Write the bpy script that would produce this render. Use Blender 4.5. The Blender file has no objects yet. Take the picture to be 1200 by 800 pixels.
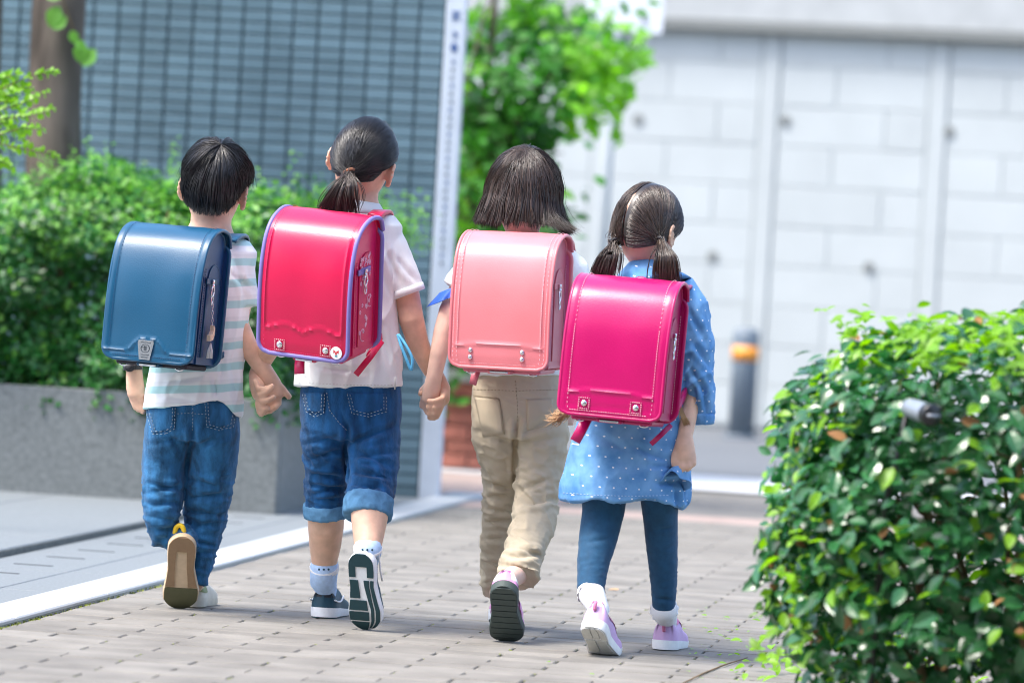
import bpy, bmesh, math, random
import numpy as np
from mathutils import Vector, Matrix
from mathutils.bvhtree import BVHTree

# ------------------------------------------------------------------ camera, sky, sun, exposure
SC = bpy.context.scene
COL = SC.collection
FPX, CAM_H = 5600.0, 0.87
PITCH, ROLL = math.atan(70 / FPX), math.radians(3.3)
f0 = np.array([0, math.cos(PITCH), -math.sin(PITCH)])
u0 = np.array([0, math.sin(PITCH), math.cos(PITCH)])
r0 = np.array([1.0, 0, 0])
rc = math.cos(ROLL) * r0 + math.sin(ROLL) * u0
uc = -math.sin(ROLL) * r0 + math.cos(ROLL) * u0
CP = np.array([0, 0, CAM_H])
cam = bpy.data.cameras.new('camera')
cam.sensor_width = 36.0
cam.lens = 36.0 * FPX / 1200.0
cam.clip_start, cam.clip_end = 0.1, 2000
cam.dof.use_dof = True
cam.dof.focus_distance = 11.75
cam.dof.aperture_fstop = 3.5
camo = bpy.data.objects.new('camera', cam)
COL.objects.link(camo)
camo.matrix_world = Matrix(((rc[0], uc[0], -f0[0], 0), (rc[1], uc[1], -f0[1], 0), (rc[2], uc[2], -f0[2], CAM_H), (0, 0, 0, 1)))
SC.camera = camo

SUN_EL, SUN_AZ = math.radians(62), math.radians(242)     # azimuth from +Y, clockwise: high on the left, a little behind the viewer
world = bpy.data.worlds.new('World')
SC.world = world
world.use_nodes = True
wn = world.node_tree.nodes
sky = wn.new('ShaderNodeTexSky')
sky.sky_type = 'NISHITA'
sky.sun_disc = False
sky.sun_elevation = SUN_EL
sky.sun_rotation = SUN_AZ
sky.air_density, sky.dust_density, sky.ozone_density = 1.0, 3.0, 1.0
wn['Background'].inputs['Strength'].default_value = 0.15
world.node_tree.links.new(sky.outputs[0], wn['Background'].inputs['Color'])
sl = bpy.data.lights.new('sun', 'SUN')
sl.energy = 1.3
sl.angle = math.radians(20)
sl.color = (1.0, 0.97, 0.91)
so = bpy.data.objects.new('sun', sl)
COL.objects.link(so)
sd = Vector((math.sin(SUN_AZ) * math.cos(SUN_EL), math.cos(SUN_AZ) * math.cos(SUN_EL), math.sin(SUN_EL)))
so.rotation_euler = sd.to_track_quat('Z', 'Y').to_euler()
so.location = (0, 0, 12)
SC.view_settings.view_transform = 'Standard'
SC.view_settings.look = 'None'
SC.view_settings.gamma = 1
SC.view_settings.use_curve_mapping = False
SC.view_settings.exposure = 1.8
SC.render.engine = 'CYCLES'
SC.cycles.use_denoising = True
SC.cycles.filter_width = 1.05
SC.cycles.max_bounces = 6
SC.cycles.transparent_max_bounces = 4

# ------------------------------------------------------------------ helpers
rng = np.random.default_rng(7)
random.seed(7)

def W(x, y, z):
    """photo pixel + distance along the view axis -> world point"""
    return CP + z * (f0 + (x - 600) / FPX * rc + (400 - y) / FPX * uc)

def proj(q):
    d = np.asarray(q) - CP
    z = d @ f0
    return np.stack([600 + FPX * (d @ rc) / z, 400 - FPX * (d @ uc) / z], -1)

def ground_pt(x, y, h=0.0):
    d = f0 + (x - 600) / FPX * rc + (400 - y) / FPX * uc
    return CP + d * (h - CAM_H) / d[2]

PA = math.radians(7.6)                                  # the walkway runs a little to the right
PC, PS = math.cos(PA), math.sin(PA)

def PF(u, v, z=0.0):
    return np.array([u * PC + v * PS, -u * PS + v * PC, z])

def sl3(c):
    return tuple(((x / 255 + 0.055) / 1.055) ** 2.4 if x / 255 > 0.04045 else x / 255 / 12.92 for x in c)

def hsh(ix, iy, iz):
    n = (ix * 374761393 + iy * 668265263 + iz * 2147483647) & 0xFFFFFFFF
    n = ((n ^ (n >> 13)) * 1274126177) & 0xFFFFFFFF
    n = n ^ (n >> 16)
    return (n & 0xFFFF) / 32767.5 - 1.0

def vnoise(P):
    P = np.asarray(P, float)
    i = np.floor(P).astype(np.int64)
    f = P - i
    f = f * f * (3 - 2 * f)
    r = 0
    for dx in (0, 1):
        for dy in (0, 1):
            for dz in (0, 1):
                w = (f[:, 0] if dx else 1 - f[:, 0]) * (f[:, 1] if dy else 1 - f[:, 1]) * (f[:, 2] if dz else 1 - f[:, 2])
                r = r + w * hsh(i[:, 0] + dx, i[:, 1] + dy, i[:, 2] + dz)
    return r

class MB:
    """collects geometry for one mesh"""
    def __init__(s):
        s.v, s.f, s.n, s.fr = [], [], 0, []
    def add(s, v, f, rnd=None):
        v = np.asarray(v, float).reshape(-1, 3)
        s.v.append(v)
        s.f += [tuple(int(a) + s.n for a in q) for q in f]
        if rnd is not None:
            s.fr += [rnd] * len(f)
        s.n += len(v)
        return s
    def box(s, c, size, R=None, bev=0.0, rnd=None):
        c = np.asarray(c, float); h = np.asarray(size, float) / 2
        if bev <= 0:
            v = np.array([(x, y, z) for z in (-1, 1) for y in (-1, 1) for x in (-1, 1)]) * h
            f = [(0, 2, 3, 1), (4, 5, 7, 6), (0, 1, 5, 4), (2, 6, 7, 3), (0, 4, 6, 2), (1, 3, 7, 5)]
        else:
            b = min(bev, h.min() * .9)
            v, f = [], []
            for z in (-1, 1):
                for y in (-1, 1):
                    for x in (-1, 1):
                        v += [(x * h[0], y * (h[1] - b), z * (h[2] - b)), (x * (h[0] - b), y * h[1], z * (h[2] - b)), (x * (h[0] - b), y * (h[1] - b), z * h[2])]
            I = lambda x, y, z, k: ((z > 0) * 4 + (y > 0) * 2 + (x > 0)) * 3 + k
            for x in (-1, 1):
                f.append([I(x, -1, -1, 0), I(x, 1, -1, 0), I(x, 1, 1, 0), I(x, -1, 1, 0)][::x])
                f.append([I(-1, x, -1, 1), I(-1, x, 1, 1), I(1, x, 1, 1), I(1, x, -1, 1)][::x])
                f.append([I(-1, -1, x, 2), I(1, -1, x, 2), I(1, 1, x, 2), I(-1, 1, x, 2)][::x])
            for p in (-1, 1):
                for q in (-1, 1):
                    f.append([I(-1, p, q, 1), I(1, p, q, 1), I(1, p, q, 2), I(-1, p, q, 2)][::-p * q or 1])
                    f.append([I(p, -1, q, 2), I(p, 1, q, 2), I(p, 1, q, 0), I(p, -1, q, 0)][::-p * q or 1])
                    f.append([I(p, q, -1, 0), I(p, q, 1, 0), I(p, q, 1, 1), I(p, q, -1, 1)][::-p * q or 1])
                    for r in (-1, 1):
                        f.append([I(p, q, r, 0), I(p, q, r, 1), I(p, q, r, 2)][::p * q * r])
            v = np.array(v)
        if R is not None:
            v = v @ np.asarray(R).T
        return s.add(v + c, f, rnd)
    def loft(s, rings, n=20, side=None, dome=True):
        """rings: (centre, half width, half depth[, exponent]); ends closed, domed if asked"""
        side = rc if side is None else np.asarray(side, float)
        Cn = [np.asarray(r[0], float) for r in rings]
        L = len(rings)
        full = []
        for i in range(L):
            t = Cn[min(i + 1, L - 1)] - Cn[max(i - 1, 0)]
            t = t / (np.linalg.norm(t) + 1e-9)
            a = side - (side @ t) * t
            if np.linalg.norm(a) < 0.2:
                a = np.array([0, 0, 1.0]) - t[2] * t
            a /= np.linalg.norm(a)
            b = np.cross(t, a)
            full.append((Cn[i], a, b, t, rings[i][1], rings[i][2], rings[i][3] if len(rings[i]) > 3 else 2.0))
        seq = []
        if dome:
            c, a, b, t, w, d, e = full[0]
            for k in (0.25, 0.6, 0.87):
                seq.append((c - t * min(w, d) * math.sqrt(1 - k * k) * .8, a, b, w * k, d * k, e))
        seq += [(c, a, b, w, d, e) for c, a, b, t, w, d, e in full]
        if dome:
            c, a, b, t, w, d, e = full[-1]
            for k in (0.87, 0.6, 0.25):
                seq.append((c + t * min(w, d) * math.sqrt(1 - k * k) * .8, a, b, w * k, d * k, e))
        th = np.arange(n) * 2 * math.pi / n
        V = []
        for c, a, b, w, d, e in seq:
            x = np.sign(np.cos(th)) * np.abs(np.cos(th)) ** (2 / e) * w
            y = np.sign(np.sin(th)) * np.abs(np.sin(th)) ** (2 / e) * d
            V.append(c + x[:, None] * a + y[:, None] * b)
        F = []
        m = len(seq)
        for i in range(m - 1):
            for j in range(n):
                k = (j + 1) % n
                F.append((i * n + j, i * n + k, (i + 1) * n + k, (i + 1) * n + j))
        F.append(tuple(range(n))[::-1])
        F.append(tuple((m - 1) * n + j for j in range(n)))
        return s.add(np.concatenate(V), F)
    def tube(s, pts, r, n=8, dome=False):
        pts = [np.asarray(p, float) for p in pts]
        rs = r if hasattr(r, '__len__') else [r] * len(pts)
        V, F = [], []
        a = None
        for i, p in enumerate(pts):
            t = pts[min(i + 1, len(pts) - 1)] - pts[max(i - 1, 0)]
            t = t / (np.linalg.norm(t) + 1e-12)
            if a is None:
                a = np.cross(t, [0.3, 0.2, 0.93]); 
                if np.linalg.norm(a) < 1e-3: a = np.cross(t, [1, 0, 0])
            a = a - (a @ t) * t; a /= np.linalg.norm(a)
            b = np.cross(t, a)
            for j in range(n):
                q = 2 * math.pi * j / n
                V.append(p + rs[i] * (math.cos(q) * a + math.sin(q) * b))
        for i in range(len(pts) - 1):
            for j in range(n):
                k = (j + 1) % n
                F.append((i * n + j, i * n + k, (i + 1) * n + k, (i + 1) * n + j))
        F.append(tuple(range(n))[::-1]); F.append(tuple((len(pts) - 1) * n + j for j in range(n)))
        return s.add(V, F)
    def ball(s, c, rad, n=12, m=8, R=None):
        rad = np.asarray(rad if hasattr(rad, '__len__') else (rad,) * 3, float)
        V = [(0, 0, 1)]
        for i in range(1, m):
            a = math.pi * i / m
            for j in range(n):
                b = 2 * math.pi * j / n
                V.append((math.sin(a) * math.cos(b), math.sin(a) * math.sin(b), math.cos(a)))
        V.append((0, 0, -1))
        F = [(0, 1 + j, 1 + (j + 1) % n) for j in range(n)]
        for i in range(m - 2):
            for j in range(n):
                k = (j + 1) % n
                F.append((1 + i * n + j, 1 + (i + 1) * n + j, 1 + (i + 1) * n + k, 1 + i * n + k))
        l = len(V) - 1
        F += [(l, 1 + (m - 2) * n + (j + 1) % n, 1 + (m - 2) * n + j) for j in range(n)]
        V = np.array(V) * rad
        if R is not None: V = V @ np.asarray(R).T
        return s.add(V + np.asarray(c), F)
    def grid(s, P, close_u=False):
        """P (rows, cols, 3)"""
        r, c = P.shape[:2]
        F = []
        for i in range(r - 1):
            for j in range(c if close_u else c - 1):
                k = (j + 1) % c
                F.append((i * c + j, i * c + k, (i + 1) * c + k, (i + 1) * c + j))
        return s.add(P.reshape(-1, 3), F)
    def slab(s, P, N, th):
        """sheet P (rows, cols, 3) made th thick against its normals N"""
        r, c = P.shape[:2]
        Q = P - N * th
        F = []
        m = r * c
        for i in range(r - 1):
            for j in range(c - 1):
                a, b, d, e = i * c + j, i * c + j + 1, (i + 1) * c + j + 1, (i + 1) * c + j
                F.append((a, b, d, e)); F.append((m + e, m + d, m + b, m + a))
        def rim(l):
            for x, y in zip(l, l[1:]): F.append((y, x, m + x, m + y))
        rim([i * c for i in range(r)][::-1]); rim([i * c + c - 1 for i in range(r)])
        rim(list(range(c))); rim([(r - 1) * c + j for j in range(c)][::-1])
        return s.add(np.concatenate([P.reshape(-1, 3), Q.reshape(-1, 3)]), F)
    def mesh(s, name):
        me = bpy.data.meshes.new(name)
        me.from_pydata(np.concatenate(s.v).tolist() if s.v else [], [], s.f)
        if s.fr:
            at = me.attributes.new('rnd', 'FLOAT', 'FACE')
            at.data.foreach_set('value', s.fr)
        me.update()
        bm = bmesh.new(); bm.from_mesh(me)
        bmesh.ops.recalc_face_normals(bm, faces=bm.faces)
        bm.to_mesh(me); bm.free()
        return me

def put(name, me, m, parent=None, smooth=True, flip=False, **tags):
    if isinstance(me, MB):
        me = me.mesh(name)
    if m is not None and not me.materials:
        me.materials.append(m)
    if smooth:
        me.polygons.foreach_set('use_smooth', [True] * len(me.polygons))
        if smooth == 'auto':
            try: me.set_sharp_from_angle(angle=math.radians(38))
            except Exception: pass
    o = bpy.data.objects.new(name, me)
    COL.objects.link(o)
    if parent is not None:
        o.parent = parent
        if parent.get('_w'):                                   # vertices of the children are given in world space
            o.matrix_parent_inverse = PINV[parent.name]
    for k, v in tags.items(): o[k] = v
    return o

PINV = {}
def thing(name, loc, label, category, group=None, mat=None, world_verts=True):
    e = bpy.data.objects.new(name, None)
    e.empty_display_size = 0.1
    COL.objects.link(e)
    if mat is not None: e.matrix_world = mat
    else: e.location = tuple(float(a) for a in loc)
    M = Matrix.Translation(tuple(float(a) for a in loc)) if mat is None else mat
    if world_verts:
        e['_w'] = 1; PINV[e.name] = M.inverted()
    e['label'] = label; e['category'] = category
    if group: e['group'] = group
    return e

def sub(name, me, m, parent, smooth=True, **tags):
    """a sub-part: child of a part whose own space is already right"""
    o = put(name, me, m, None, smooth, **tags)
    o.parent = parent
    return o

def copy_under(o, parent, mw=None):
    c = o.copy(); COL.objects.link(c); c.parent = parent
    if mw is not None: c.matrix_local = mw
    return c

# ------------------------------------------------------------------ materials
def mat(name, col, rough=0.6, spec=0.5, metal=0.0, var=0.0, scale=30.0, bump=0.0, bscale=200.0, coat=0.0, sss=0.0, col2=None, stretch=(1, 1, 1), detail=4.0, objrnd=0.0, attr=False, sheen=0.0, transl=0.0, coat_rough=0.12):
    m = bpy.data.materials.new(name); m.use_nodes = True
    nt = m.node_tree; N = nt.nodes; Lk = nt.links.new
    b = N['Principled BSDF']
    b.inputs['Roughness'].default_value = rough
    b.inputs['Specular IOR Level'].default_value = spec
    b.inputs['Metallic'].default_value = metal
    b.inputs['Coat Weight'].default_value = coat
    b.inputs['Coat Roughness'].default_value = coat_rough
    b.inputs['Sheen Weight'].default_value = sheen
    if sss:
        b.inputs['Subsurface Weight'].default_value = sss
        b.inputs['Subsurface Radius'].default_value = (1.0, .35, .2)
        b.inputs['Subsurface Scale'].default_value = 0.008
    tc = N.new('ShaderNodeNewGeometry'); mp = N.new('ShaderNodeMapping')
    mp.inputs['Scale'].default_value = stretch
    Lk(tc.outputs['Position'], mp.inputs['Vector'])
    out = None
    c0 = (*col, 1)
    if var > 0 or col2 is not None:
        nz = N.new('ShaderNodeTexNoise'); nz.inputs['Scale'].default_value = scale; nz.inputs['Detail'].default_value = detail
        Lk(mp.outputs[0], nz.inputs['Vector'])
        rp = N.new('ShaderNodeValToRGB')
        rp.color_ramp.elements[0].position = 0.3; rp.color_ramp.elements[1].position = 0.7
        lo = col2 if col2 is not None else tuple(c * (1 - var) for c in col)
        hi = col if col2 is not None else tuple(min(1, c * (1 + var)) for c in col)
        rp.color_ramp.elements[0].color = (*lo, 1); rp.color_ramp.elements[1].color = (*hi, 1)
        Lk(nz.outputs[0], rp.inputs[0]); out = rp.outputs[0]
    if objrnd > 0:
        if attr:
            oi = N.new('ShaderNodeAttribute'); oi.attribute_name = 'rnd'; ro = oi.outputs['Fac']
        else:
            oi = N.new('ShaderNodeObjectInfo'); ro = oi.outputs['Random']
        mr = N.new('ShaderNodeMapRange')
        mr.inputs['To Min'].default_value = 1 - objrnd; mr.inputs['To Max'].default_value = 1 + objrnd
        Lk(ro, mr.inputs['Value'])
        hv = N.new('ShaderNodeHueSaturation')
        if out is None: hv.inputs['Color'].default_value = c0
        else: Lk(out, hv.inputs['Color'])
        Lk(mr.outputs[0], hv.inputs['Value']); out = hv.outputs[0]
    if out is None: b.inputs['Base Color'].default_value = c0
    else: Lk(out, b.inputs['Base Color'])
    if bump > 0:
        n2 = N.new('ShaderNodeTexNoise'); n2.inputs['Scale'].default_value = bscale; n2.inputs['Detail'].default_value = 3
        Lk(mp.outputs[0], n2.inputs['Vector'])
        bp = N.new('ShaderNodeBump'); bp.inputs['Strength'].default_value = bump; bp.inputs['Distance'].default_value = 0.002
        Lk(n2.outputs[0], bp.inputs['Height']); Lk(bp.outputs[0], b.inputs['Normal'])
    if transl > 0:
        tr = N.new('ShaderNodeBsdfTranslucent'); mx = N.new('ShaderNodeMixShader'); mx.inputs[0].default_value = transl
        g = N.new('ShaderNodeHueSaturation'); g.inputs['Value'].default_value = 1.6; g.inputs['Saturation'].default_value = 1.1
        if out is None: g.inputs['Color'].default_value = c0
        else: Lk(out, g.inputs['Color'])
        Lk(g.outputs[0], tr.inputs['Color'])
        Lk(b.outputs[0], mx.inputs[1]); Lk(tr.outputs[0], mx.inputs[2]); Lk(mx.outputs[0], N['Material Output'].inputs['Surface'])
    m['_out'] = 1
    return m

M = {}
M['paver'] = mat('paver', (.190, .179, .158), .8, .3, var=.18, scale=6, detail=10, bump=.6, bscale=220, objrnd=.13)
M['paver_far'] = mat('paver_far', (.190, .179, .158), .8, .3, var=.18, scale=6, detail=10, bump=.6, bscale=220, objrnd=.13, attr=True)
M['joint'] = mat('joint_sand', (.07, .075, .05), .95, .1, var=.5, scale=18, col2=(.10, .12, .04))
M['asphalt'] = mat('asphalt', (.12, .13, .14), .8, .4, var=.12, scale=90, bump=.4, bscale=400)
M['granite_pale'] = mat('granite_pale', (.44, .46, .465), .6, .4, var=.1, scale=160, detail=6)
M['granite_mid'] = mat('granite_mid', (.175, .195, .205), .65, .4, var=.18, scale=120, detail=6)
M['granite_dark'] = mat('granite_dark', (.145, .16, .16), .6, .4, var=.25, scale=60, detail=8)
M['granite_edge'] = mat('granite_edge', (.10, .11, .105), .7, .3, var=.3, scale=60)
M['dark_gap'] = mat('dark_gap', (.02, .022, .025), .9, .1)
M['tile'] = mat('glazed_tile', (.135, .215, .262), .28, .5, var=.10, scale=4, objrnd=.13)
M['tile_far'] = mat('glazed_tile_far', (.135, .215, .262), .28, .5, var=.10, scale=4, objrnd=.13, attr=True)
M['grout'] = mat('grout', (.06, .10, .12), .9, .2)
M['white_panel'] = mat('white_panel', (.80, .82, .85), .4, .4, var=.04, scale=12)
M['pale_panel'] = mat('pale_panel', (.52, .58, .66), .45, .4, var=.06, scale=12)
M['slot_grey'] = mat('slot_grey', (.05, .055, .06), .9, .1)
M['leaf_dead'] = mat('leaf_dead', (.22, .11, .04), .8, .3, var=.4, scale=30)
M['blue_print'] = mat('blue_print', (.06, .12, .30), .5)
M['grey_print'] = mat('grey_print', (.12, .15, .2), .5)
M['concrete'] = mat('wall_concrete', (.445, .475, .470), .8, .3, var=.04, scale=3, bump=.2, objrnd=.03)
M['concrete_joint'] = mat('concrete_joint', (.43, .46, .455), .9, .2)
M['coping'] = mat('coping', (.40, .415, .41), .8, .3, var=.08, scale=5)
M['coping_dark'] = mat('coping_dark', (.20, .21, .20), .8, .3)
M['brick'] = mat('brick', (.36, .135, .10), .8, .3, var=.2, scale=20, objrnd=.18)
M['mortar'] = mat('mortar', (.22, .17, .15), .9, .2)
M['terracotta'] = mat('terracotta_paving', (.33, .25, .215), .8, .3, var=.15, scale=9)
M['gutter'] = mat('pale_gutter', (.55, .56, .57), .8, .3, var=.06, scale=4)
M['bollard'] = mat('bollard_grey', (.13, .165, .20), .5, .5, var=.08, scale=20)
M['orange'] = mat('orange_band', (.72, .28, .03), .4, .5)
M['bark'] = mat('bark', (.115, .095, .08), .9, .2, var=.45, scale=14, bump=.9, bscale=60, stretch=(1, 1, .25))
M['bark_pale'] = mat('bark_pale', (.16, .13, .10), .9, .2, var=.4, scale=30, bump=.6, bscale=80)
M['twig'] = mat('twig', (.16, .11, .06), .85, .2, var=.3, scale=40)
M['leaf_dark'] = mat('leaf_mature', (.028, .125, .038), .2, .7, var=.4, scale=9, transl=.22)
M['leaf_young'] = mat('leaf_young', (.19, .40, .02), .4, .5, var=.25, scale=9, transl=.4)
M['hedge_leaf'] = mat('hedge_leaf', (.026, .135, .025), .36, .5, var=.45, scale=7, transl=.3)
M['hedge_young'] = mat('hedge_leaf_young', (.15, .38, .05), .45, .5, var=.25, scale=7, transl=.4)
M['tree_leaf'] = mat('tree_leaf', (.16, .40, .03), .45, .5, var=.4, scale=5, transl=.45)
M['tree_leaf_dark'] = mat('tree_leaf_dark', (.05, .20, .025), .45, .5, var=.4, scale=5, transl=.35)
M['fallen'] = mat('fallen_leaf', (.62, .36, .14), .7, .3, var=.2, scale=40)
M['moss'] = mat('moss', (.18, .22, .03), .9, .1, var=.4, scale=60)
M['soil'] = mat('soil', (.07, .05, .035), .95, .1, var=.4, scale=20)
M['steel'] = mat('steel', (.78, .78, .80), .22, .5, metal=1.0)
M['lamp_grey'] = mat('lamp_grey', (.30, .33, .37), .35, .6, metal=.4)
M['black'] = mat('black_plastic', (.012, .013, .015), .35, .5)
M['pole'] = mat('pole_grey', (.42, .46, .47), .5, .5)
# ------------------------------------------------------------------ ground, paving, kerb
def path_sheet(name, pts, z, m, parent=None, th=0.0, **tags):
    """flat sheet over path-frame corners (u, v)"""
    b = MB()
    P = [PF(u, v, z) for u, v in pts]
    b.add(P, [tuple(range(len(P)))])
    if th:
        n = len(P)
        b.add([p - np.array([0, 0, th]) for p in P], [tuple(range(n))[::-1]])
        b.f += [((i + 1) % n, i, n + i, n + (i + 1) % n) for i in range(n)]
    return put(name, b, m, parent, smooth=False, **tags)

path_sheet('ground', [(-600, -300), (600, -300), (600, 900), (-600, 900)], -0.012, M['asphalt'], kind='structure')
walk = path_sheet('walkway', [(-2.6, 6), (1.6, 6), (1.6, 18.05), (-2.6, 18.05)], -0.006, M['joint'], kind='structure')

PL, PW, GAP = 0.285, 0.1, 0.0042
rowsd = []
Rp = np.array([[PC, PS, 0], [-PS, PC, 0], [0, 0, 1]])
v = 6.4
i = 0
while v < 18.0:
    u = -2.6 + (PL / 2 if i % 2 else 0) + 0.002
    if i % 2: rowsd.append((-2.6 + PL / 4, v + PW / 2, PL / 2))
    while u < 1.5:
        rowsd.append((u + PL / 2, v + PW / 2, PL)); u += PL
    v += PW; i += 1
rest = MB()
near = []
for u, v, l in rowsd:
    q = proj(PF(u, v))
    vis = -40 < q[0] < 1000 and q[1] < 806
    near.append((vis and l == PL, v, u, l))
near_ok = sorted([n for n in near if n[0]], key=lambda n: n[1])[:300]
keys = {(n[1], n[2]) for n in near_ok}
pm = [MB().box((0, 0, 0), (PL - GAP, PW - GAP, .02), bev=.002 + .0006 * k).mesh('paver') for k in range(3)]
for me in pm: me.materials.append(M['paver'])
for ok, v, u, l in near:
    dz = random.uniform(-.0012, .0012)
    tilt = (random.uniform(-.006, .006), random.uniform(-.004, .004), -PA + random.uniform(-.003, .003))
    p = PF(u, v, -.010 + dz)
    if (v, u) in keys:
        o = bpy.data.objects.new('paver', random.choice(pm)); COL.objects.link(o)
        o.parent = walk; o.location = p; o.rotation_euler = tilt
    else:
        rest.box(p, (l - GAP, PW - GAP, .02), R=Rp, bev=.002 if v > 9 else 0, rnd=random.random())
put('paver_field', rest, M['paver_far'], walk, smooth=False, kind='stuff')

# moss tufts along the kerb joint and in the paver joints
mb = MB()
for k in range(900):
    if k < 420:
        u, v = -2.6 + random.gauss(0, .006), 10.6 + random.random() ** 1.6 * 2.2
    else:
        r_ = random.choice(near_ok); u, v = r_[2] + PL / 2 + random.gauss(0, .002), r_[1] + random.uniform(-.045, .045)
    p = PF(u, v, -.001); h = random.uniform(.002, .006) if k < 420 else random.uniform(.001, .0022); w = random.uniform(.002, .005)
    a = random.random() * 6.28
    d = np.array([math.cos(a), math.sin(a), 0]) * w
    mb.add([p - d, p + d, p + np.array([d[1] * .6, -d[0] * .6, h])], [(0, 1, 2)])
put('moss', mb, M['moss'], None, smooth=False, kind='stuff', label='yellow green moss growing in the paving joints and along the pale kerb', category='moss')

kerb = path_sheet('kerb', [(-2.602, 6), (-2.602, 18.6), (-2.745, 18.6), (-2.745, 6)], .004, M['joint'], kind='structure')
vv = 8.0
while vv < 18.5:
    b = MB().box(PF(-2.674, vv + .5, .0), (.139, .994, .03), R=Rp, bev=.004)
    put('kerb_stone', b, M['granite_pale'], kerb, smooth=False); vv += 1.0
strip = path_sheet('drain_strip', [(-2.748, 6), (-2.748, 18.45), (-3.19, 18.45), (-3.19, 6)], .0, M['granite_edge'], kind='structure')
vv = 8.0
while vv < 18.4:
    put('edge_slab', MB().box(PF(-2.822, vv + .4, -.004), (.138, .794, .024), R=Rp, bev=.002), M['granite_mid'], strip, smooth=False)
    put('channel_cover', MB().box(PF(-3.042, vv + .4, -.004), (.287, .793, .022), R=Rp, bev=.003), M['granite_mid'], strip, smooth=False)
    for k in range(2):
        put('drain_slot', MB().box(PF(-3.04, vv + .2 + .4 * k, .004), (.11, .014, .0085), R=Rp), M['slot_grey'], strip, smooth=False)
    vv += .8
plat = path_sheet('raised_paving', [(-3.19, 6), (-3.19, 18.45), (-14, 18.45), (-14, 6)], .024, M['granite_edge'], th=.05, kind='structure')
vv = 8.0
while vv < 18.3:
    for k in range(6):
        put('paving_slab', MB().box(PF(-3.193 - .3 - .6 * k, vv + .6, .017), (.594, 1.194, .022), R=Rp, bev=.003), M['granite_mid'], plat, smooth=False)
    vv += 1.2

# terracotta paving behind the wall and the band at the end of the walkway
path_sheet('terracotta_paving', [(-2.74, 18.62), (1.6, 18.62), (1.6, 18.06), (-2.6, 18.06)], -.002, M['terracotta'], kind='structure')
path_sheet('side_paving', [(-6, 18.63), (-2.3, 18.63), (-2.3, 21.4), (-6, 21.4)], -.006, M['terracotta'], kind='structure')
path_sheet('end_paving', [(-2.29, 18.63), (1.6, 18.63), (2.4, 21.0), (-2.29, 21.0)], -.006, M['paver'], kind='structure')
GA = math.radians(16)
def GF(a, d, z=0.0):                                     # street frame: a to the right along the street, d across it
    o = np.array([1.05, 22.8, 0])
    return o + a * np.array([math.cos(GA), -math.sin(GA), 0]) + d * np.array([math.sin(GA), math.cos(GA), 0]) + np.array([0, 0, z])
b = MB(); b.add([GF(-1.7, -1.55, -.002), GF(12, -1.55, -.002), GF(12, .05, -.002), GF(-1.7, .05, -.002)], [(0, 1, 2, 3)])
put('street_gutter', b, M['gutter'], None, smooth=False, kind='structure')
b = MB(); b.add([GF(-30, .06, -.008), GF(30, .06, -.008), GF(30, 8.2, -.008), GF(-30, 8.2, -.008)], [(0, 1, 2, 3)])
put('street', b, M['asphalt'], None, smooth=False, kind='structure')

# ------------------------------------------------------------------ tiled wall
TW_V, TW_U1 = 18.47, -2.80
wall = thing('tiled_wall', PF(-6, TW_V, 0), 'tall wall of blue grey glazed oblong tiles behind the clipped hedge', 'wall')
put('core', MB().box(PF(-8.4, TW_V + .26, 1.9), (11.2, .5, 3.9), R=Rp), M['grout'], wall, smooth=False)
TX, TZ = .0998, .0468
tme = MB().box((0, 0, 0), (TX - .009, .012, TZ - .007), bev=.002).mesh('tile'); tme.materials.append(M['tile'])
cand = []
far_t = MB()
for i in range(48):
    for j in range(82):
        u = TW_U1 - TX / 2 - .002 - i * TX; z = TZ / 2 + j * TZ + .002
        p = PF(u, TW_V + .007, z); q = proj(p)
        cand.append((p, q))
def shown(q):
    x, y = q
    if not (-12 < x < 520 and y > -12): return 9
    if y > 235: return 5 if x < 470 else 1
    return 0
cand.sort(key=lambda c: (shown(c[1]), abs(c[1][1] - 110) + .3 * abs(c[1][0] - 260)))
for k, (p, q) in enumerate(cand):
    if k < 300:
        o = bpy.data.objects.new('tile', tme); COL.objects.link(o); o.parent = wall
        o.matrix_parent_inverse = PINV[wall.name]
        o.location = p; o.rotation_euler = (random.uniform(-.004, .004), 0, -PA + random.uniform(-.004, .004))
    else:
        far_t.box(p, (TX - .009, .012, TZ - .007), R=Rp, rnd=random.random())
put('tile_field', far_t, M['tile_far'], wall, smooth=False, kind='stuff')

# white upright sign board on the end of the tiled wall, small blue lettering down its middle
sg = thing('sign_board', PF(-2.75, TW_V, 0), 'narrow white upright board with small blue lettering at the end of the tiled wall', 'sign')
put('panel', MB().box(PF(-2.7585, TW_V + .02, 1.9), (.08, .05, 3.8), R=Rp, bev=.004), M['pale_panel'], sg, smooth=False)
def strokes(cu, cz, segs, sc, m, nm='lettering'):
    b = MB()
    for x0, z0, x1, z1 in segs:
        L_ = math.hypot(x1 - x0, z1 - z0) * sc; a = math.atan2(z1 - z0, x1 - x0)
        Rr = Rp @ np.array([[math.cos(a), 0, -math.sin(a)], [0, 1, 0], [math.sin(a), 0, math.cos(a)]])
        b.box(PF(cu + (x0 + x1) / 2 * sc, TW_V - .0065, cz + (z0 + z1) / 2 * sc), (L_ + .004, .003, .006), R=Rr)
    put(nm, b, m, sg, smooth=False)
pz = lambda y: W(530, y, 18.6)[2]
strokes(-2.758, pz(17), [(-.5, .4, .5, .4), (-.4, .0, .4, .0), (0, .4, -.1, -.6), (-.5, -.5, .5, -.5)], .03, M['blue_print'])
strokes(-2.758, pz(40), [(0, .5, 0, -.6), (0, .1, .4, -.1), (-.25, .2, .25, .2)], .026, M['blue_print'])
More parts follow.
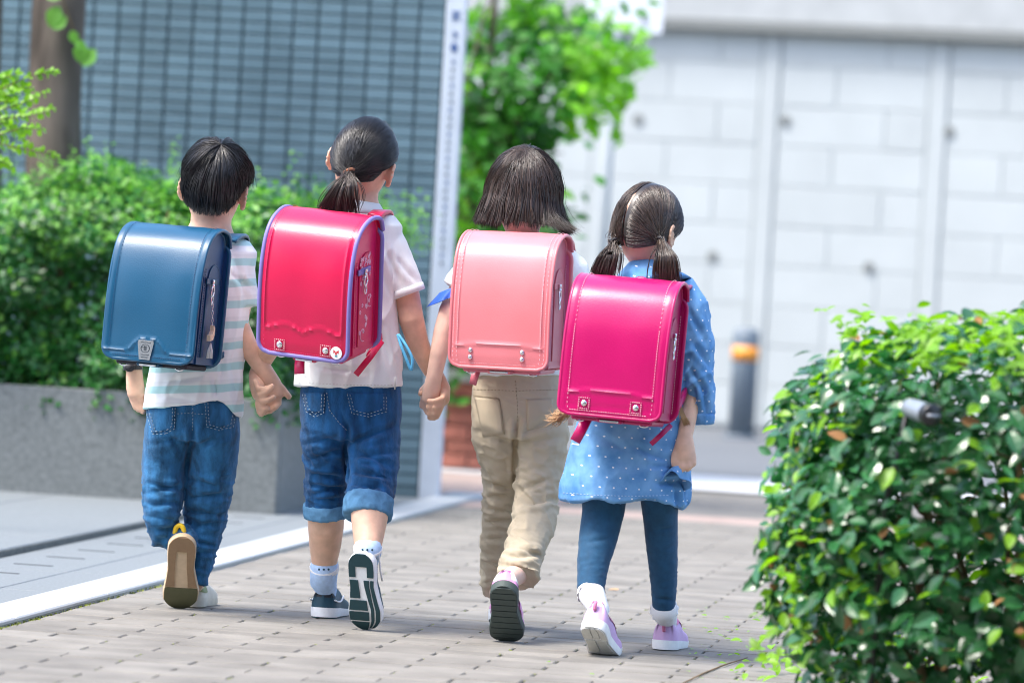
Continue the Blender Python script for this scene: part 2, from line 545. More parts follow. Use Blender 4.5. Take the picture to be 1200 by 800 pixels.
strokes(-2.758, pz(55), [(0, .6, .45, 0), (.45, 0, 0, -.6), (0, -.6, -.45, 0), (-.45, 0, 0, .6), (-.2, 0, .2, 0), (-.15, .2, .15, .2), (-.15, -.2, .15, -.2)], .03, M['blue_print'])
for k in range(26):
    y = 72 + k * 9.5
    strokes(-2.758, pz(y), [(random.uniform(-.4, -.1), random.uniform(-.2, .4), random.uniform(.1, .4), random.uniform(-.2, .4)), (0, .4, random.uniform(-.2, .2), -.4)], .014, M['grey_print'] if k % 3 else M['blue_print'])

# ------------------------------------------------------------------ planter with granite slabs
pl = thing('granite_planter', PF(-5, 16.6, 0), 'low grey granite planter box holding the clipped hedge', 'planter')
PT = .405
put('core', MB().box(PF(-7.0, 16.99, PT / 2 - .005), (7.92, .9, PT - .01), R=Rp), M['granite_edge'], pl, smooth=False)
e = -3.0
for k in range(7):
    w_ = 1.07 if k == 0 else 1.2
    put('granite_slab', MB().box(PF(e - w_ / 2, 16.52, PT / 2), (w_ - .008, .04, PT), R=Rp, bev=.003), M['granite_dark'], pl, smooth=False)
    e -= w_
put('granite_slab', MB().box(PF(-3.022, 16.995, PT / 2), (.04, .9, PT), R=Rp, bev=.003), M['granite_dark'], pl, smooth=False)
put('soil', MB().box(PF(-7.0, 17.0, PT - .02), (7.85, .84, .03), R=Rp), M['soil'], pl, smooth=False)

# ------------------------------------------------------------------ leaf makers
def leaf_mesh(L=1.0, wd=.5, fold=.12, droop=.12):
    ts = [0, .22, .5, .78, 1]
    hw = [0.02, .38, .5, .33, 0]
    V, F = [], []
    for t, h in zip(ts, hw):
        z = -droop * t * t
        V += [(-h * wd, t, z + fold * h), (0, t, z), (h * wd, t, z + fold * h)]
    for i in range(4):
        a = i * 3
        F += [(a, a + 1, a + 4, a + 3), (a + 1, a + 2, a + 5, a + 4)]
    return np.array(V) * L, F
def leaf_mesh_small():
    return np.array([(0, 0, 0), (.28, .45, .06), (0, 1, -.08), (-.28, .45, .06), (0, .5, 0)]), [(0, 1, 4), (1, 2, 4), (2, 3, 4), (3, 0, 4)]

def frames(N, up_bias=0.3, rnd=.6):
    """leaf frames whose blade normal leans to N"""
    n = N + rng.normal(0, rnd, N.shape); n[:, 2] += up_bias
    n /= np.linalg.norm(n, axis=1, keepdims=True)
    t = np.cross(n, rng.normal(0, 1, N.shape)); t /= np.linalg.norm(t, axis=1, keepdims=True)
    x = np.cross(t, n)
    return x, t, n

def leaves_obj(name, P, X, T, N_, size, lm, m, parent, **tags):
    V0, F0 = lm
    V = P[:, None] + size[:, None, None] * (V0[None, :, 0:1] * X[:, None] + V0[None, :, 1:2] * T[:, None] + V0[None, :, 2:3] * N_[:, None])
    k = len(V0)
    S = len(P)
    me = bpy.data.meshes.new(name)
    fl = [len(f) for f in F0]
    idx = np.concatenate([np.array(f) for f in F0])
    allidx = (np.arange(S)[:, None] * k + idx[None]).ravel()
    st = np.cumsum([0] + fl)[:-1]
    starts = (np.arange(S)[:, None] * sum(fl) + st[None]).ravel()
    me.vertices.add(S * k); me.loops.add(len(allidx)); me.polygons.add(S * len(F0))
    me.vertices.foreach_set('co', V.ravel()); me.loops.foreach_set('vertex_index', allidx.astype(np.int32))
    me.polygons.foreach_set('loop_start', starts.astype(np.int32))
    me.update(calc_edges=True)
    return put(name, me, m, parent, smooth=True, **tags)

# ------------------------------------------------------------------ clipped hedge in the planter
hd = thing('clipped_hedge', PF(-4, 16.9, PT - .01), 'dense small leaved green hedge growing in the granite planter', 'hedge')
def hedge_pts(n):
    """points on a lumpy shell with normals, in path frame"""
    u = rng.uniform(-6.4, -3.02, n); 
    face = rng.random(n)
    P = np.zeros((n, 3)); N_ = np.zeros((n, 3))
    top = 1.14 + .06 * vnoise(np.stack([u * 2.1, u * 0, u * 0], 1)) + .05 * vnoise(np.stack([u * 7, u * 0 + 3, u * 0], 1)) - .12 * np.clip((u + 3.75) / .6, 0, 1)
    z = PT - .08 + rng.random(n) ** .9 * (top - PT + .08)
    lump = .09 * vnoise(np.stack([u * 5, z * 5, u * 0], 1)) + .05 * vnoise(np.stack([u * 12, z * 12, u * 0 + 7], 1))
    r = np.clip((z - (top - .22)) / .22, 0, 1)
    back = .22 * r * r
    P[:, 0] = u; P[:, 1] = 16.5 + lump + back; P[:, 2] = z
    N_[:, 1] = -1; N_[:, 2] = .2 + r
    isT = face < .33
    vtop = rng.uniform(16.62, 17.5, n)
    P[isT, 1] = vtop[isT]; P[isT, 2] = top[isT] + lump[isT] * .5
    N_[isT] = (0, -.2, 1)
    isR = face > .92
    P[isR, 0] = -2.98 + lump[isR]; P[isR, 1] = vtop[isR]; N_[isR] = (1, -.3, .2)
    inner = rng.random(n) ** 2 * .16
    P -= N_ / np.linalg.norm(N_, axis=1, keepdims=True) * inner[:, None]
    P += rng.normal(0, .012, P.shape)
    return P, N_
def toW(P): return np.stack([P[:, 0] * PC + P[:, 1] * PS, -P[:, 0] * PS + P[:, 1] * PC, P[:, 2]], 1)
P, N_ = hedge_pts(66000)
# stray shoots above the top
sh = []
for k in range(60):
    u = random.uniform(-5.4, -3.1); v = random.uniform(16.6, 17.4); hgt = random.uniform(.05, .22); z0 = 1.1
    lean = (random.gauss(0, .05), random.gauss(0, .05))
    for t in np.linspace(0, 1, 16):
        sh.append((u + lean[0] * t + random.gauss(0, .008), v + lean[1] * t + random.gauss(0, .008), z0 + hgt * t))
# spray of foliage reaching along the wall to the right
for k in range(1500):
    a = random.random()
    sh.append((-3.15 + .36 * a + random.gauss(0, .05), 17.55 + .3 * a + random.gauss(0, .08), 1.10 - .05 * a + random.gauss(0, .05)))
S_ = np.array(sh)
X, T, NN = frames(toW(N_), .3, .55)
sz = rng.uniform(.024, .044, len(P))
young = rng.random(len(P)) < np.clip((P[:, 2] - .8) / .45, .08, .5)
Pw = toW(P)
lm = leaf_mesh_small()
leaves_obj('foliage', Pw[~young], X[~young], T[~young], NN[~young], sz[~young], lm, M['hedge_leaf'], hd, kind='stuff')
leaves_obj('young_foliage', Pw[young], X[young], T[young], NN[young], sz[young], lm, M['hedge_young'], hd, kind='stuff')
X, T, NN = frames(np.tile([[0, -.4, 1.0]], (len(S_), 1)), .2, .6)
leaves_obj('shoot_leaves', toW(S_), X, T, NN, rng.uniform(.018, .03, len(S_)), lm, M['hedge_young'], hd, kind='stuff')
b = MB()
for k in range(150):
    u = random.uniform(-6.2, -3.1); v = random.uniform(16.7, 17.35)
    p = [PF(u, v, PT - .03)]
    for t in range(1, 6):
        p.append(p[-1] + np.array([random.gauss(0, .05), random.gauss(0, .05), .135]))
    b.tube(p, [.008, .007, .006, .005, .004, .002], 5)
for k in range(10):
    p = [PF(-3.2, 17.3 + .02 * k, .8)]
    for t in range(1, 5): p.append(p[-1] + np.array([.07, .05, .07 - .015 * t + random.gauss(0, .02)]))
    b.tube(p, [.006, .005, .004, .003, .002], 5)
put('branches', b, M['twig'], hd)

# ------------------------------------------------------------------ two trunks standing in the planter
def trunk(px0, px1, ytop, hw, z, label):
    t = thing('tree', W(px0, 440, z) * [1, 1, 0] + [0, 0, PT - .02], label, 'tree', 'trees in the planter')
    base = W(px0, 452, z); top = W(px1, ytop, z)
    R_ = []
    for k in range(14):
        f = k / 13
        c = base + (top - base) * f + np.array([.008 * math.sin(f * 9), .006 * math.sin(f * 7 + 1), 0])
        r = hw / FPX * z * (1.12 - .2 * f) * (1 + .03 * math.sin(f * 23))
        R_.append((c, r, r))
    put('trunk', MB().loft(R_, 18, dome=False), M['bark'], t)
    return t, top
t1, top1 = trunk(52, 82, -260, 31, 17.75, 'brown tree trunk rising behind the hedge before the tiled wall with a vine twig')
t2, top2 = trunk(-18, -6, -260, 15, 17.7, 'thin brown tree trunk left of the thicker one behind the hedge')
# crowns of the two trees, above the picture
for t_, top in ((t1, top1), (t2, top2)):
    n = 2600
    D = rng.normal(0, 1, (n, 3)); D /= np.linalg.norm(D, axis=1, keepdims=True)
    Pc = top + np.array([0, 0, .55]) + D * (rng.random((n, 1)) ** .4) * np.array([.75, .6, .5]) * (1 + .25 * vnoise(D * 3))[:, None]
    X, T, NN = frames(D, .5, .5)
    leaves_obj('crown', Pc, X, T, NN, rng.uniform(.03, .06, n), lm, M['tree_leaf_dark'], t_, kind='stuff')
    b = MB()
    for k in range(9):
        a = random.random() * 6.28; p = [top - np.array([0, 0, .1])]
        for s in range(1, 5): p.append(p[-1] + np.array([math.cos(a) * .1, math.sin(a) * .1, .16]) + rng.normal(0, .03, 3))
        b.tube(p, [.03, .022, .016, .01, .005], 6)
    put('limbs', b, M['bark'], t_)
# vine twig with a few leaves hanging from the thicker trunk
vt = [W(60, -60, 17.6), W(70, -10, 17.58), W(82, 25, 17.57), W(95, 55, 17.56)]
put('vine_twig', MB().tube(vt, [.004, .004, .003, .002], 5), M['twig'], t1)
lv = leaf_mesh(1, .8)
for px, py, sz_, a in ((70, 8, .085, 2.6), (78, 20, .07, 2.2), (84, 36, .05, 3.4), (97, 50, .075, 2.9), (112, 58, .08, 2.4), (76, -6, .08, 1.5), (88, 48, .05, 4.0)):
    c = W(px, py, 17.55)
    tt = rc * math.cos(a + 1.6) + uc * math.sin(a + 1.6); nn = -f0 + .5 * np.array([0, 0, 1]); nn = nn - (nn @ tt) * tt; nn /= np.linalg.norm(nn); xx = np.cross(tt, nn)
    V0, F0 = lv
    put('leaf', MB().add(c + sz_ * (V0[:, :1] * xx + V0[:, 1:2] * tt + V0[:, 2:] * nn), F0), M['hedge_young'], t1)

# ------------------------------------------------------------------ shrub whose branch tips reach in from the left, nearer than the hedge
ns = thing('leafy_shrub', PF(-3.95, 14.6, .025), 'airy shrub with thin twigs of tiny bright leaves reaching over the granite paving', 'shrub')
zb = 14.5
stem0 = W(-70, 640, zb); stem0[2] = .026
b = MB(); LP, LT = [], []
b.tube([stem0, W(-66, 480, zb), W(-60, 300, zb), W(-52, 160, zb), W(-50, 60, zb)], [.014, .012, .01, .007, .004], 7)
tips = [((-52, 130), (0, 104), (40, 88), (63, 84)), ((-54, 150), (-8, 132), (30, 120), (55, 108)), ((-55, 165), (0, 140), (35, 136), (62, 128)), ((-56, 185), (0, 158), (25, 150), (50, 152)), ((-58, 190), (-5, 168), (35, 176), (64, 182)), ((-54, 150), (-10, 112), (14, 100), (36, 104)), ((-58, 210), (-12, 192), (4, 190), (14, 196)), ((-55, 170), (-15, 150), (10, 142), (30, 166)), ((-53, 120), (-10, 95), (5, 92), (20, 86)), ((-53, 170), (-10, 122), (10, 118), (26, 128)), ((-54, 140), (-20, 108), (0, 112), (18, 112))]
for tp in tips:
    pts = [W(x, y, zb + random.uniform(-.12, .12)) for x, y in tp]
    fine = []
    for k in range(19):
        f = k / 18 * 3; i = min(int(f), 2); g = f - i
        fine.append(pts[i] * (1 - g) + pts[i + 1] * g)
    b.tube(fine, [.003 - .0022 * k / 18 for k in range(19)], 5)
    for k in range(4, 19):
        for s in (-1, 1):
            d = (fine[min(k + 1, 18)] - fine[k - 1]); d /= np.linalg.norm(d)
            LP.append(fine[k]); LT.append(d * .6 + s * (uc * .8 + rng.normal(0, .25, 3)) * (1 if k < 18 else .2))
put('stems', b, M['twig'], ns)
LP, LT = np.array(LP), np.array(LT); LT /= np.linalg.norm(LT, axis=1, keepdims=True)
nn = -f0 * .5 + np.array([0, 0, .9]) + rng.normal(0, .35, LP.shape); nn -= (nn * LT).sum(1, keepdims=True) * LT; nn /= np.linalg.norm(nn, axis=1, keepdims=True)
V0, F0 = leaf_mesh(1, .7)
lmes = MB().add(V0, F0).mesh('leaf'); lmes.materials.append(M['leaf_young'])
def leaf_objs(P, T, NN, size, me, parent, inv=True):
    for p, t, n, s in zip(P, T, NN, size):
        x = np.cross(t, n)
        o = bpy.data.objects.new('leaf', me); COL.objects.link(o); o.parent = parent
        if inv: o.matrix_parent_inverse = PINV[parent.name]
        o.matrix_basis = Matrix(((x[0] * s, t[0] * s, n[0] * s, p[0]), (x[1] * s, t[1] * s, n[1] * s, p[1]), (x[2] * s, t[2] * s, n[2] * s, p[2]), (0, 0, 0, 1)))
vis = [k for k in range(len(LP)) if proj(LP[k])[0] > -12]
leaf_objs(LP[vis][:290], LT[vis][:290], nn[vis][:290], rng.uniform(.018, .028, len(vis)), lmes, ns)
hid = [k for k in range(len(LP)) if k not in set(vis[:290])]
xx = np.cross(LT[hid], nn[hid])
leaves_obj('foliage', LP[hid], xx, LT[hid], nn[hid], rng.uniform(.018, .028, len(hid)), (V0, F0), M['leaf_young'], ns, kind='stuff')

# ------------------------------------------------------------------ clipped bush in the foreground
bu = thing('glossy_bush', (1.05, 9.75, 0), 'clipped bush of large glossy leaves with pale young tips at the edge of the paving', 'bush')
BC = np.array([1.215, 9.8, 0]); 
def bush_shell(n):
    D = rng.normal(0, 1, (n, 3)); D /= np.linalg.norm(D, axis=1, keepdims=True)
    e = 3.2
    rad = np.array([.645, .52, .43])
    k = (np.abs(D / 1.0) ** e).sum(1) ** (-1 / e)
    S = D * k[:, None]
    lump = 1 + .055 * vnoise(S * 3.2 + 5) + .045 * vnoise(S * 7 + 1)
    P = BC + np.array([0, 0, .425]) + S * rad * lump[:, None]
    N_ = np.sign(S) * np.abs(S) ** (e - 1) / rad; N_ /= np.linalg.norm(N_, axis=1, keepdims=True)
    return P, N_
P, N_ = bush_shell(15000)
depth = rng.random(len(P)) ** 1.7 * .20
P = P - N_ * depth[:, None] + rng.normal(0, .012, P.shape)
low = np.clip((P[:, 2]) / .3, 0, 1)
keep = (rng.random(len(P)) < .28 + .72 * low) & (P[:, 2] > .04) & (vnoise(P * 11) > -.55)
P, N_, depth = P[keep], N_[keep], depth[keep]
# left-hand side flares at mid height like the photograph's outline
# stray shoots on top and left
extra = []
for k in range(46):
    u = random.uniform(.58, 1.7); y = random.uniform(9.35, 10.2); h = random.uniform(.02, .07)
    for t in np.linspace(0, 1, 6): extra.append((u + random.gauss(0, .012), y + random.gauss(0, .012), .80 + h * t))
for k in range(14):
    z = random.uniform(.15, .7); y = random.uniform(9.35, 9.9); l = random.uniform(.03, .09)
    for t in np.linspace(0, 1, 6): extra.append((.56 - l * t + random.gauss(0, .01), y + random.gauss(0, .01), z - .03 * t + random.gauss(0, .01)))
for t in np.linspace(0, 1, 9): extra.append((.60 - .13 * t, 9.5 + random.gauss(0, .008), .30 - .13 * t + random.gauss(0, .006)))
for k in range(260):
    extra.append((random.uniform(.5, 1.25), random.uniform(9.9, 11.2), random.uniform(.01, .13)))
Ex = np.array(extra); Ex[:, 0] += .055
X, T, NN = frames(N_ * .8, .95, .55)
T = T * .7 + N_ * .25 + np.array([0, 0, -.25]); T -= (T * NN).sum(1, keepdims=True) * NN; T /= np.linalg.norm(T, axis=1, keepdims=True); X = np.cross(T, NN)
sz = rng.uniform(.030, .058, len(P))
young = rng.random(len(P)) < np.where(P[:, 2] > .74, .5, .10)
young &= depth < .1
V0, F0 = leaf_mesh(1, .56, .20, .22)
lmA = MB().add(V0, F0).mesh('leaf'); lmA.materials.append(M['leaf_dark'])
lmB = MB().add(V0, F0).mesh('leaf'); lmB.materials.append(M['leaf_young'])
q = proj(P)
front = (N_ @ np.array([0, -1, .0]) > .45) & (q[:, 0] < 1195) & (q[:, 1] < 790) & (depth < .03)
fi = np.where(front)[0][:300]
fm = np.zeros(len(P), bool); fm[fi] = True
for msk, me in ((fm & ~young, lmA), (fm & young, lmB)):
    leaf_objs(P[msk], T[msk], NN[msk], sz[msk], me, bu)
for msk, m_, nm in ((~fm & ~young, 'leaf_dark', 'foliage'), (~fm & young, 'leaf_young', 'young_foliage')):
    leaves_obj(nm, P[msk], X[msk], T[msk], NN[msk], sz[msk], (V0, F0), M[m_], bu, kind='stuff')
X, T, NN = frames(np.tile([[-.2, -.4, .8]], (len(Ex), 1)), .3, .5)
leaves_obj('shoot_leaves', Ex, X, T, NN, rng.uniform(.02, .042, len(Ex)), (V0, F0), M['leaf_young'], bu, kind='stuff')
b = MB()
for k in range(34):
    x0, y0 = BC[0] + random.uniform(-.42, .45), 9.8 + random.uniform(-.3, .35)
    p = [np.array([x0, y0, -.01])]
    for s in range(1, 6): p.append(p[-1] + np.array([(x0 - BC[0]) * .06 + random.gauss(0, .02), (y0 - 9.8) * .06 + random.gauss(0, .02), .145]))
    b.tube(p, [.008, .007, .006, .005, .004, .002], 6)
    for s in range(5):
        c = p[random.randint(1, 4)]; d = rng.normal(0, 1, 3); d[2] = abs(d[2]) * .6; d /= np.linalg.norm(d)
        b.tube([c, c + d * .07, c + d * .15 + np.array([0, 0, .02])], [.004, .003, .0015], 5)
put('branches', b, M['twig'], bu)
P2_, N2_ = bush_shell(240); P2_ = P2_[P2_[:, 2] > .08] - N2_[P2_[:, 2] > .08] * .01; X, T, NN = frames(np.tile([[-.2, -.5, .5]], (len(P2_), 1)), .1, .7)
leaves_obj('dead_leaves', P2_, X, T, NN, rng.uniform(.02, .045, len(P2_)), (V0, F0), M['leaf_dead'], bu, kind='stuff')

# garden spotlight sitting in the bush
sp = thing('garden_spotlight', W(1085, 800, 9.3) * [1, 1, 0], 'small grey cylindrical garden spotlight with black slotted cap poking out of the glossy bush', 'lamp')
c = W(1085, 484, 9.30); d = np.array([.42, -.88, -.12]); d /= np.linalg.norm(d)
put('housing', MB().loft([(c - d * .075, .014, .014), (c - d * .055, .019, .019), (c + d * .002, .021, .021), (c + d * .012, .022, .022)], 20, side=[0, 0, 1], dome=False), M['lamp_grey'], sp)
put('cap', MB().loft([(c + d * .008, .0225, .0225), (c + d * .024, .0225, .0225), (c + d * .028, .019, .019)], 20, side=[0, 0, 1], dome=False), M['black'], sp)
put('slot', MB().box(c + d * .029, (.028, .004, .006), R=np.stack([np.cross(d, [0, 0, 1]), d, np.array([0, 0, 1.0])], 1)), M['lamp_grey'], sp)
ft = c - d * .068
put('stake', MB().tube([np.array([ft[0] - .04, ft[1] + .08, -.01]), np.array([ft[0] - .03, ft[1] + .06, ft[2] - .2]), ft], .006, 8), M['black'], sp)

# ------------------------------------------------------------------ fallen leaves and a twig on the paving
for k in range(46):
    px = 800 + random.random() * 90; py = 705 + random.random() ** .8 * 92
    if k < 3: px, py = ((545 / 2.22 + 480, 580 / 2.22 + 430), (690, 790), (640, 776))[k]
    p = ground_pt(px, py, .003); a = random.random() * 6.28
    t = np.array([math.cos(a), math.sin(a), random.uniform(-.1, .25)]); n = np.array([random.gauss(0, .3), random.gauss(0, .3), 1]); n -= (n @ t) / (t @ t) * t
    t /= np.linalg.norm(t); n /= np.linalg.norm(n); x = np.cross(t, n); s = random.uniform(.008, .022) if k else .035
    V0, F0 = leaf_mesh(1, .6)
    o = put('fallen_leaf', MB().add(s * (V0[:, :1] * x + V0[:, 1:2] * t + V0[:, 2:] * n), F0), M['leaf_young'] if k else M['fallen'])
    o.location = p + [0, 0, .002]
    o['label'] = 'small bright green fallen leaf on the pavers beside the glossy bush' if k > 2 else ('pale orange fallen leaf lying on the pavers behind the girl in leggings', 'lone fallen leaf on the pavers before the girl in leggings', 'lone fallen leaf on the pavers below the girl in chinos')[k]
    o['category'] = 'leaf'; o['group'] = 'fallen leaves on the paving'
tw = put('twig', MB().tube([ground_pt(x, y, .004) for x, y in ((800, 800), (825, 788), (850, 778), (876, 770))], [.0015, .002, .002, .0012], 5), M['twig'])
tw['label'] = 'thin dry brown twig lying on the pavers by the glossy bush'; tw['category'] = 'twig'

# ------------------------------------------------------------------ low brick bed and the tree behind the tiled wall
bd = thing('brick_bed', PF(-3.5, 21.7, 0), 'low red brick planting bed with a pale concrete cap behind the tiled wall', 'planter')
put('core', MB().box(PF(-4.35, 21.98, .2), (3.0, .56, .40), R=Rp), M['mortar'], bd, smooth=False)
bme = MB().box((0, 0, 0), (.205, .03, .058), bev=.004).mesh('brick'); bme.materials.append(M['brick'])
for j in range(6):
    for i in range(13):
        u = -2.96 - i * .215 - (.1075 if j % 2 else 0)
        o = bpy.data.objects.new('brick', bme); COL.objects.link(o); o.parent = bd; o.matrix_parent_inverse = PINV[bd.name]
        o.location = PF(u, 21.695, .035 + j * .066); o.rotation_euler = (0, 0, -PA)
put('cap_stone', MB().box(PF(-4.35, 21.95, .425), (3.1, .66, .05), R=Rp, bev=.006), M['coping'], bd, smooth=False)
put('soil', MB().box(PF(-4.35, 22.0, .455), (2.9, .5, .02), R=Rp), M['soil'], bd, smooth=False)
tr = thing('leafy_tree', PF(-3.35, 22.0, .46), 'bright green leafy tree rising from the brick bed beside the tiled wall', 'tree')
b = MB()
base = PF(-3.3, 22.0, .45); tp = W(556, 200, 22.2)
fork = base + (tp - base) * .55
b.loft([(base, .05, .05), (base + (fork - base) * .5, .042, .042), (fork, .038, .038), (tp, .028, .028), (W(575, 60, 22.2), .018, .018), (W(590, -120, 22.2), .008, .008)], 12)
ends = [(540, 40), (620, 20), (655, 60), (690, 90), (640, 150), (600, 220), (570, 300), (545, 330), (660, 180), (700, 60), (540, 140), (590, -60), (660, -80), (620, 280), (545, 430), (575, 410)]
ctr = []
for ex, ey in ends:
    e_ = W(ex, ey, 22.2 + random.uniform(-.4, .4)); f_ = random.uniform(.3, .95)
    s_ = base + (tp - base) * f_
    m_ = (s_ + e_) / 2 + rng.normal(0, .06, 3) + [0, 0, .05]
    b.tube([s_, (s_ + m_) / 2, m_, e_], [.016, .013, .009, .004], 6); ctr += [e_, m_, e_ + rng.normal(0, .12, 3)]
put('trunk', b, M['bark_pale'], tr)
nL = 5200
ci = rng.integers(0, len(ctr), nL)
P = np.array(ctr)[ci] + rng.normal(0, 1, (nL, 3)) * np.array([.12, .2, .11])
q = proj(P)
P = P[(q[:, 0] < 742 - np.clip((q[:, 1] - 110) * .33, -20, 400)) & (q[:, 0] > 505)]
P = P[vnoise(P * 3.4) > -.42]
X, T, NN = frames(np.tile([[0, -.5, .8]], (len(P), 1)), .3, .6)
T = T * .6 + np.array([.1, -.1, -.5]); T -= (T * NN).sum(1, keepdims=True) * NN; T /= np.linalg.norm(T, axis=1, keepdims=True); X = np.cross(T, NN)
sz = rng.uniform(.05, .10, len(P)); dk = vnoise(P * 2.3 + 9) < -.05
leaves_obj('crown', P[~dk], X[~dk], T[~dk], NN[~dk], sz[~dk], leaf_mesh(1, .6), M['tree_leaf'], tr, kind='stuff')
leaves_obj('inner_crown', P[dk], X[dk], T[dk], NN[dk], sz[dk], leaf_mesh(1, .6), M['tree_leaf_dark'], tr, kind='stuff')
# low plants in the bed
lp = thing('ground_shrub', PF(-3.3, 21.9, .465), 'low pale green shrub growing in the brick bed under the tree', 'shrub')
n = 700
P = PF(-3.5, 21.95, .56) + rng.normal(0, 1, (n, 3)) * np.array([.35, .12, .06])
X, T, NN = frames(np.tile([[0, -.3, 1.0]], (n, 1)), .3, .6)
leaves_obj('foliage', P, X, T, NN, rng.uniform(.03, .06, n), leaf_mesh(1, .6), M['tree_leaf'], lp, kind='stuff')

# ------------------------------------------------------------------ concrete wall across the street
fw = thing("concrete_wall", GF(0, 8.3, 0), 'tall pale grey concrete block wall with upright joints across the street', 'wall')
Rg = np.array([[math.cos(GA), math.sin(GA), 0], [-math.sin(GA), math.cos(GA), 0], [0, 0, 1]])
FWD = 8.3
put('core', MB().box(GF(1.5, FWD + .264, 2.1), (21, .5, 4.2), R=Rg), M['concrete_joint'], fw, smooth=False)
def a_of(px):                                            # street coordinate of a pixel column on the wall face
    o = GF(0, FWD) - CP; e = GF(1, FWD) - GF(0, FWD); d = f0 + (px - 600) / FPX * rc - 0.02 * uc
    A_ = np.array([[d[0], -e[0]], [d[1], -e[1]]]); return np.linalg.solve(A_, o[:2])[1]
st0 = a_of(879); bay = a_of(1077) - st0
zs = [0]; 
rowh = .262
for kbay in range(-4, 5):
    a0 = st0 + kbay * bay
    put('pilaster_strip', MB().box(GF(a0, FWD + .02, 1.35), (.115, .05, 2.68), R=Rg, bev=.004), M['concrete'], fw, smooth=False)
    for j in range(11):
        z = .02 + j * rowh + rowh / 2
        if z + rowh / 2 > 2.72: continue
        full = bay - .135; cut = .5 if j % 2 else .5
        cut = .5 + (.22 if j % 2 else -.12)
        for s0, s1 in ((0, cut), (cut, 1)):
            ac = a0 + .0675 + full * (s0 + s1) / 2
            put('concrete_block', MB().box(GF(ac, FWD + .03 + random.uniform(-.002, .002), z), (full * (s1 - s0) - .007, .05, rowh - .007), R=Rg, bev=.004), M['concrete'], fw, smooth=False)
zc = W(1000, 17, 29.2)[2]
put('ledge', MB().box(GF(1.5, FWD - .02, zc), (21, .14, .06), R=Rg, bev=.004), M['coping_dark'], fw, smooth=False)
put('upper_wall', MB().box(GF(1.5, FWD + .02, zc + .75), (21, .12, 1.42), R=Rg), M['coping'], fw, smooth=False)
for px, py in ((920, 141), (1112, 154), (1018, 313), (835, 300), (748, 140)):
    p = W(px, py, 1.0) - CP
    o = GF(0, FWD) - CP; nrm = np.array([math.sin(GA), math.cos(GA), 0]); t_ = (o @ nrm) / (p @ nrm)
    c = CP + p * t_
    put('drain_hole', MB().loft([(c - nrm * .008, .035, .035), (c + nrm * .03, .035, .035)], 14, side=[0, 0, 1], dome=False), M['coping_dark'], fw, smooth=False)

# bollard
c = ground_pt(868, 512)
bo = thing('bollard', c, 'dark grey round bollard with an orange reflective band before the concrete wall', 'bollard')
zz = c[1]; hb = W(868, 384, zz)[2]; rb = 15.5 / FPX * zz
tilt = np.array([.0, 0, 1.0])
put('post', MB().loft([(c + tilt * 0, rb, rb), (c + tilt * (hb * .7), rb, rb), (c + tilt * (hb * .93), rb, rb), (c + tilt * (hb * .985), rb * .85, rb * .85), (c + tilt * hb, rb * .5, rb * .5)], 24, dome=False), M['bollard'], bo)
put('reflective_band', MB().loft([(c + tilt * (hb * .70), rb * 1.03, rb * 1.03), (c + tilt * (hb * .835), rb * 1.03, rb * 1.03)], 24, dome=False), M['orange'], bo)
put('base_plate', MB().loft([(c + [0, 0, -.01], rb * 1.4, rb * 1.4), (c + [0, 0, .012], rb * 1.4, rb * 1.4)], 24, dome=False), M['bollard'], bo)

# street sign pole
zp = 26.5
pb = W(700, 400, zp); pb[2] = -.01
sp2 = thing('sign_post', pb, 'slim grey pole with white road signs beside the tree across the street', 'sign')
top = np.array([pb[0], pb[1], 3.1]) 
put('pole', MB().tube([pb, top], .028, 14), M['pole'], sp2)
def signface(px0, py0, px1, py1, name, zoff):
    c0 = W((px0 + px1) / 2, (py0 + py1) / 2, zp + zoff)
    w_, h_ = (px1 - px0) / FPX * zp, (py1 - py0) / FPX * zp
    return put(name, MB().box(c0, (w_, .012, h_), bev=.004), M['white_panel'], sp2, smooth=False), c0
sf, c0 = signface(690, -70, 779, 38, 'sign_plate', -.05)
b = MB()
cc = W(753, 15, zp - .06)
b.box(cc + [0, -.012, .0], (.05, .004, .012)); b.box(cc + [0, -.012, -.02], (.012, .004, .06)); b.box(cc + [.012, -.012, -.035], (.04, .004, .01)); b.box(cc + [-.012, -.012, .025], (.03, .004, .01))
sub('lettering', b, M['grey_print'], sf, smooth=False)
signface(715, 50, 735, 80, 'small_plate', -.05)

# ------------------------------------------------------------------ unseen block added behind the camera to shade backs and darken bag reflections
ob = thing('added_shade_block', (0, -11, 0), 'unseen grey block with dark windows, added behind the viewer to shade backs and bags', 'added shade block')
put('wall', MB().box((0, -13.3, 7.5), (46, 4, 15)), mat('shade_block_render', (.20, .20, .195), .85, .2, var=.1, scale=.8), ob, smooth=False)
wg = mat('shade_block_glass', (.03, .04, .05), .1, .5)
wme = MB().box((0, 0, 0), (2.2, .1, 1.7)).mesh('shade_block_window'); wme.materials.append(wg)
for i in range(13):
    for j in range(4):
        o = bpy.data.objects.new('shade_block_window', wme); COL.objects.link(o); o.parent = ob; o.matrix_parent_inverse = PINV[ob.name]
        o.location = (-20.4 + 3.4 * i, -11.27, 2.2 + 3.4 * j)
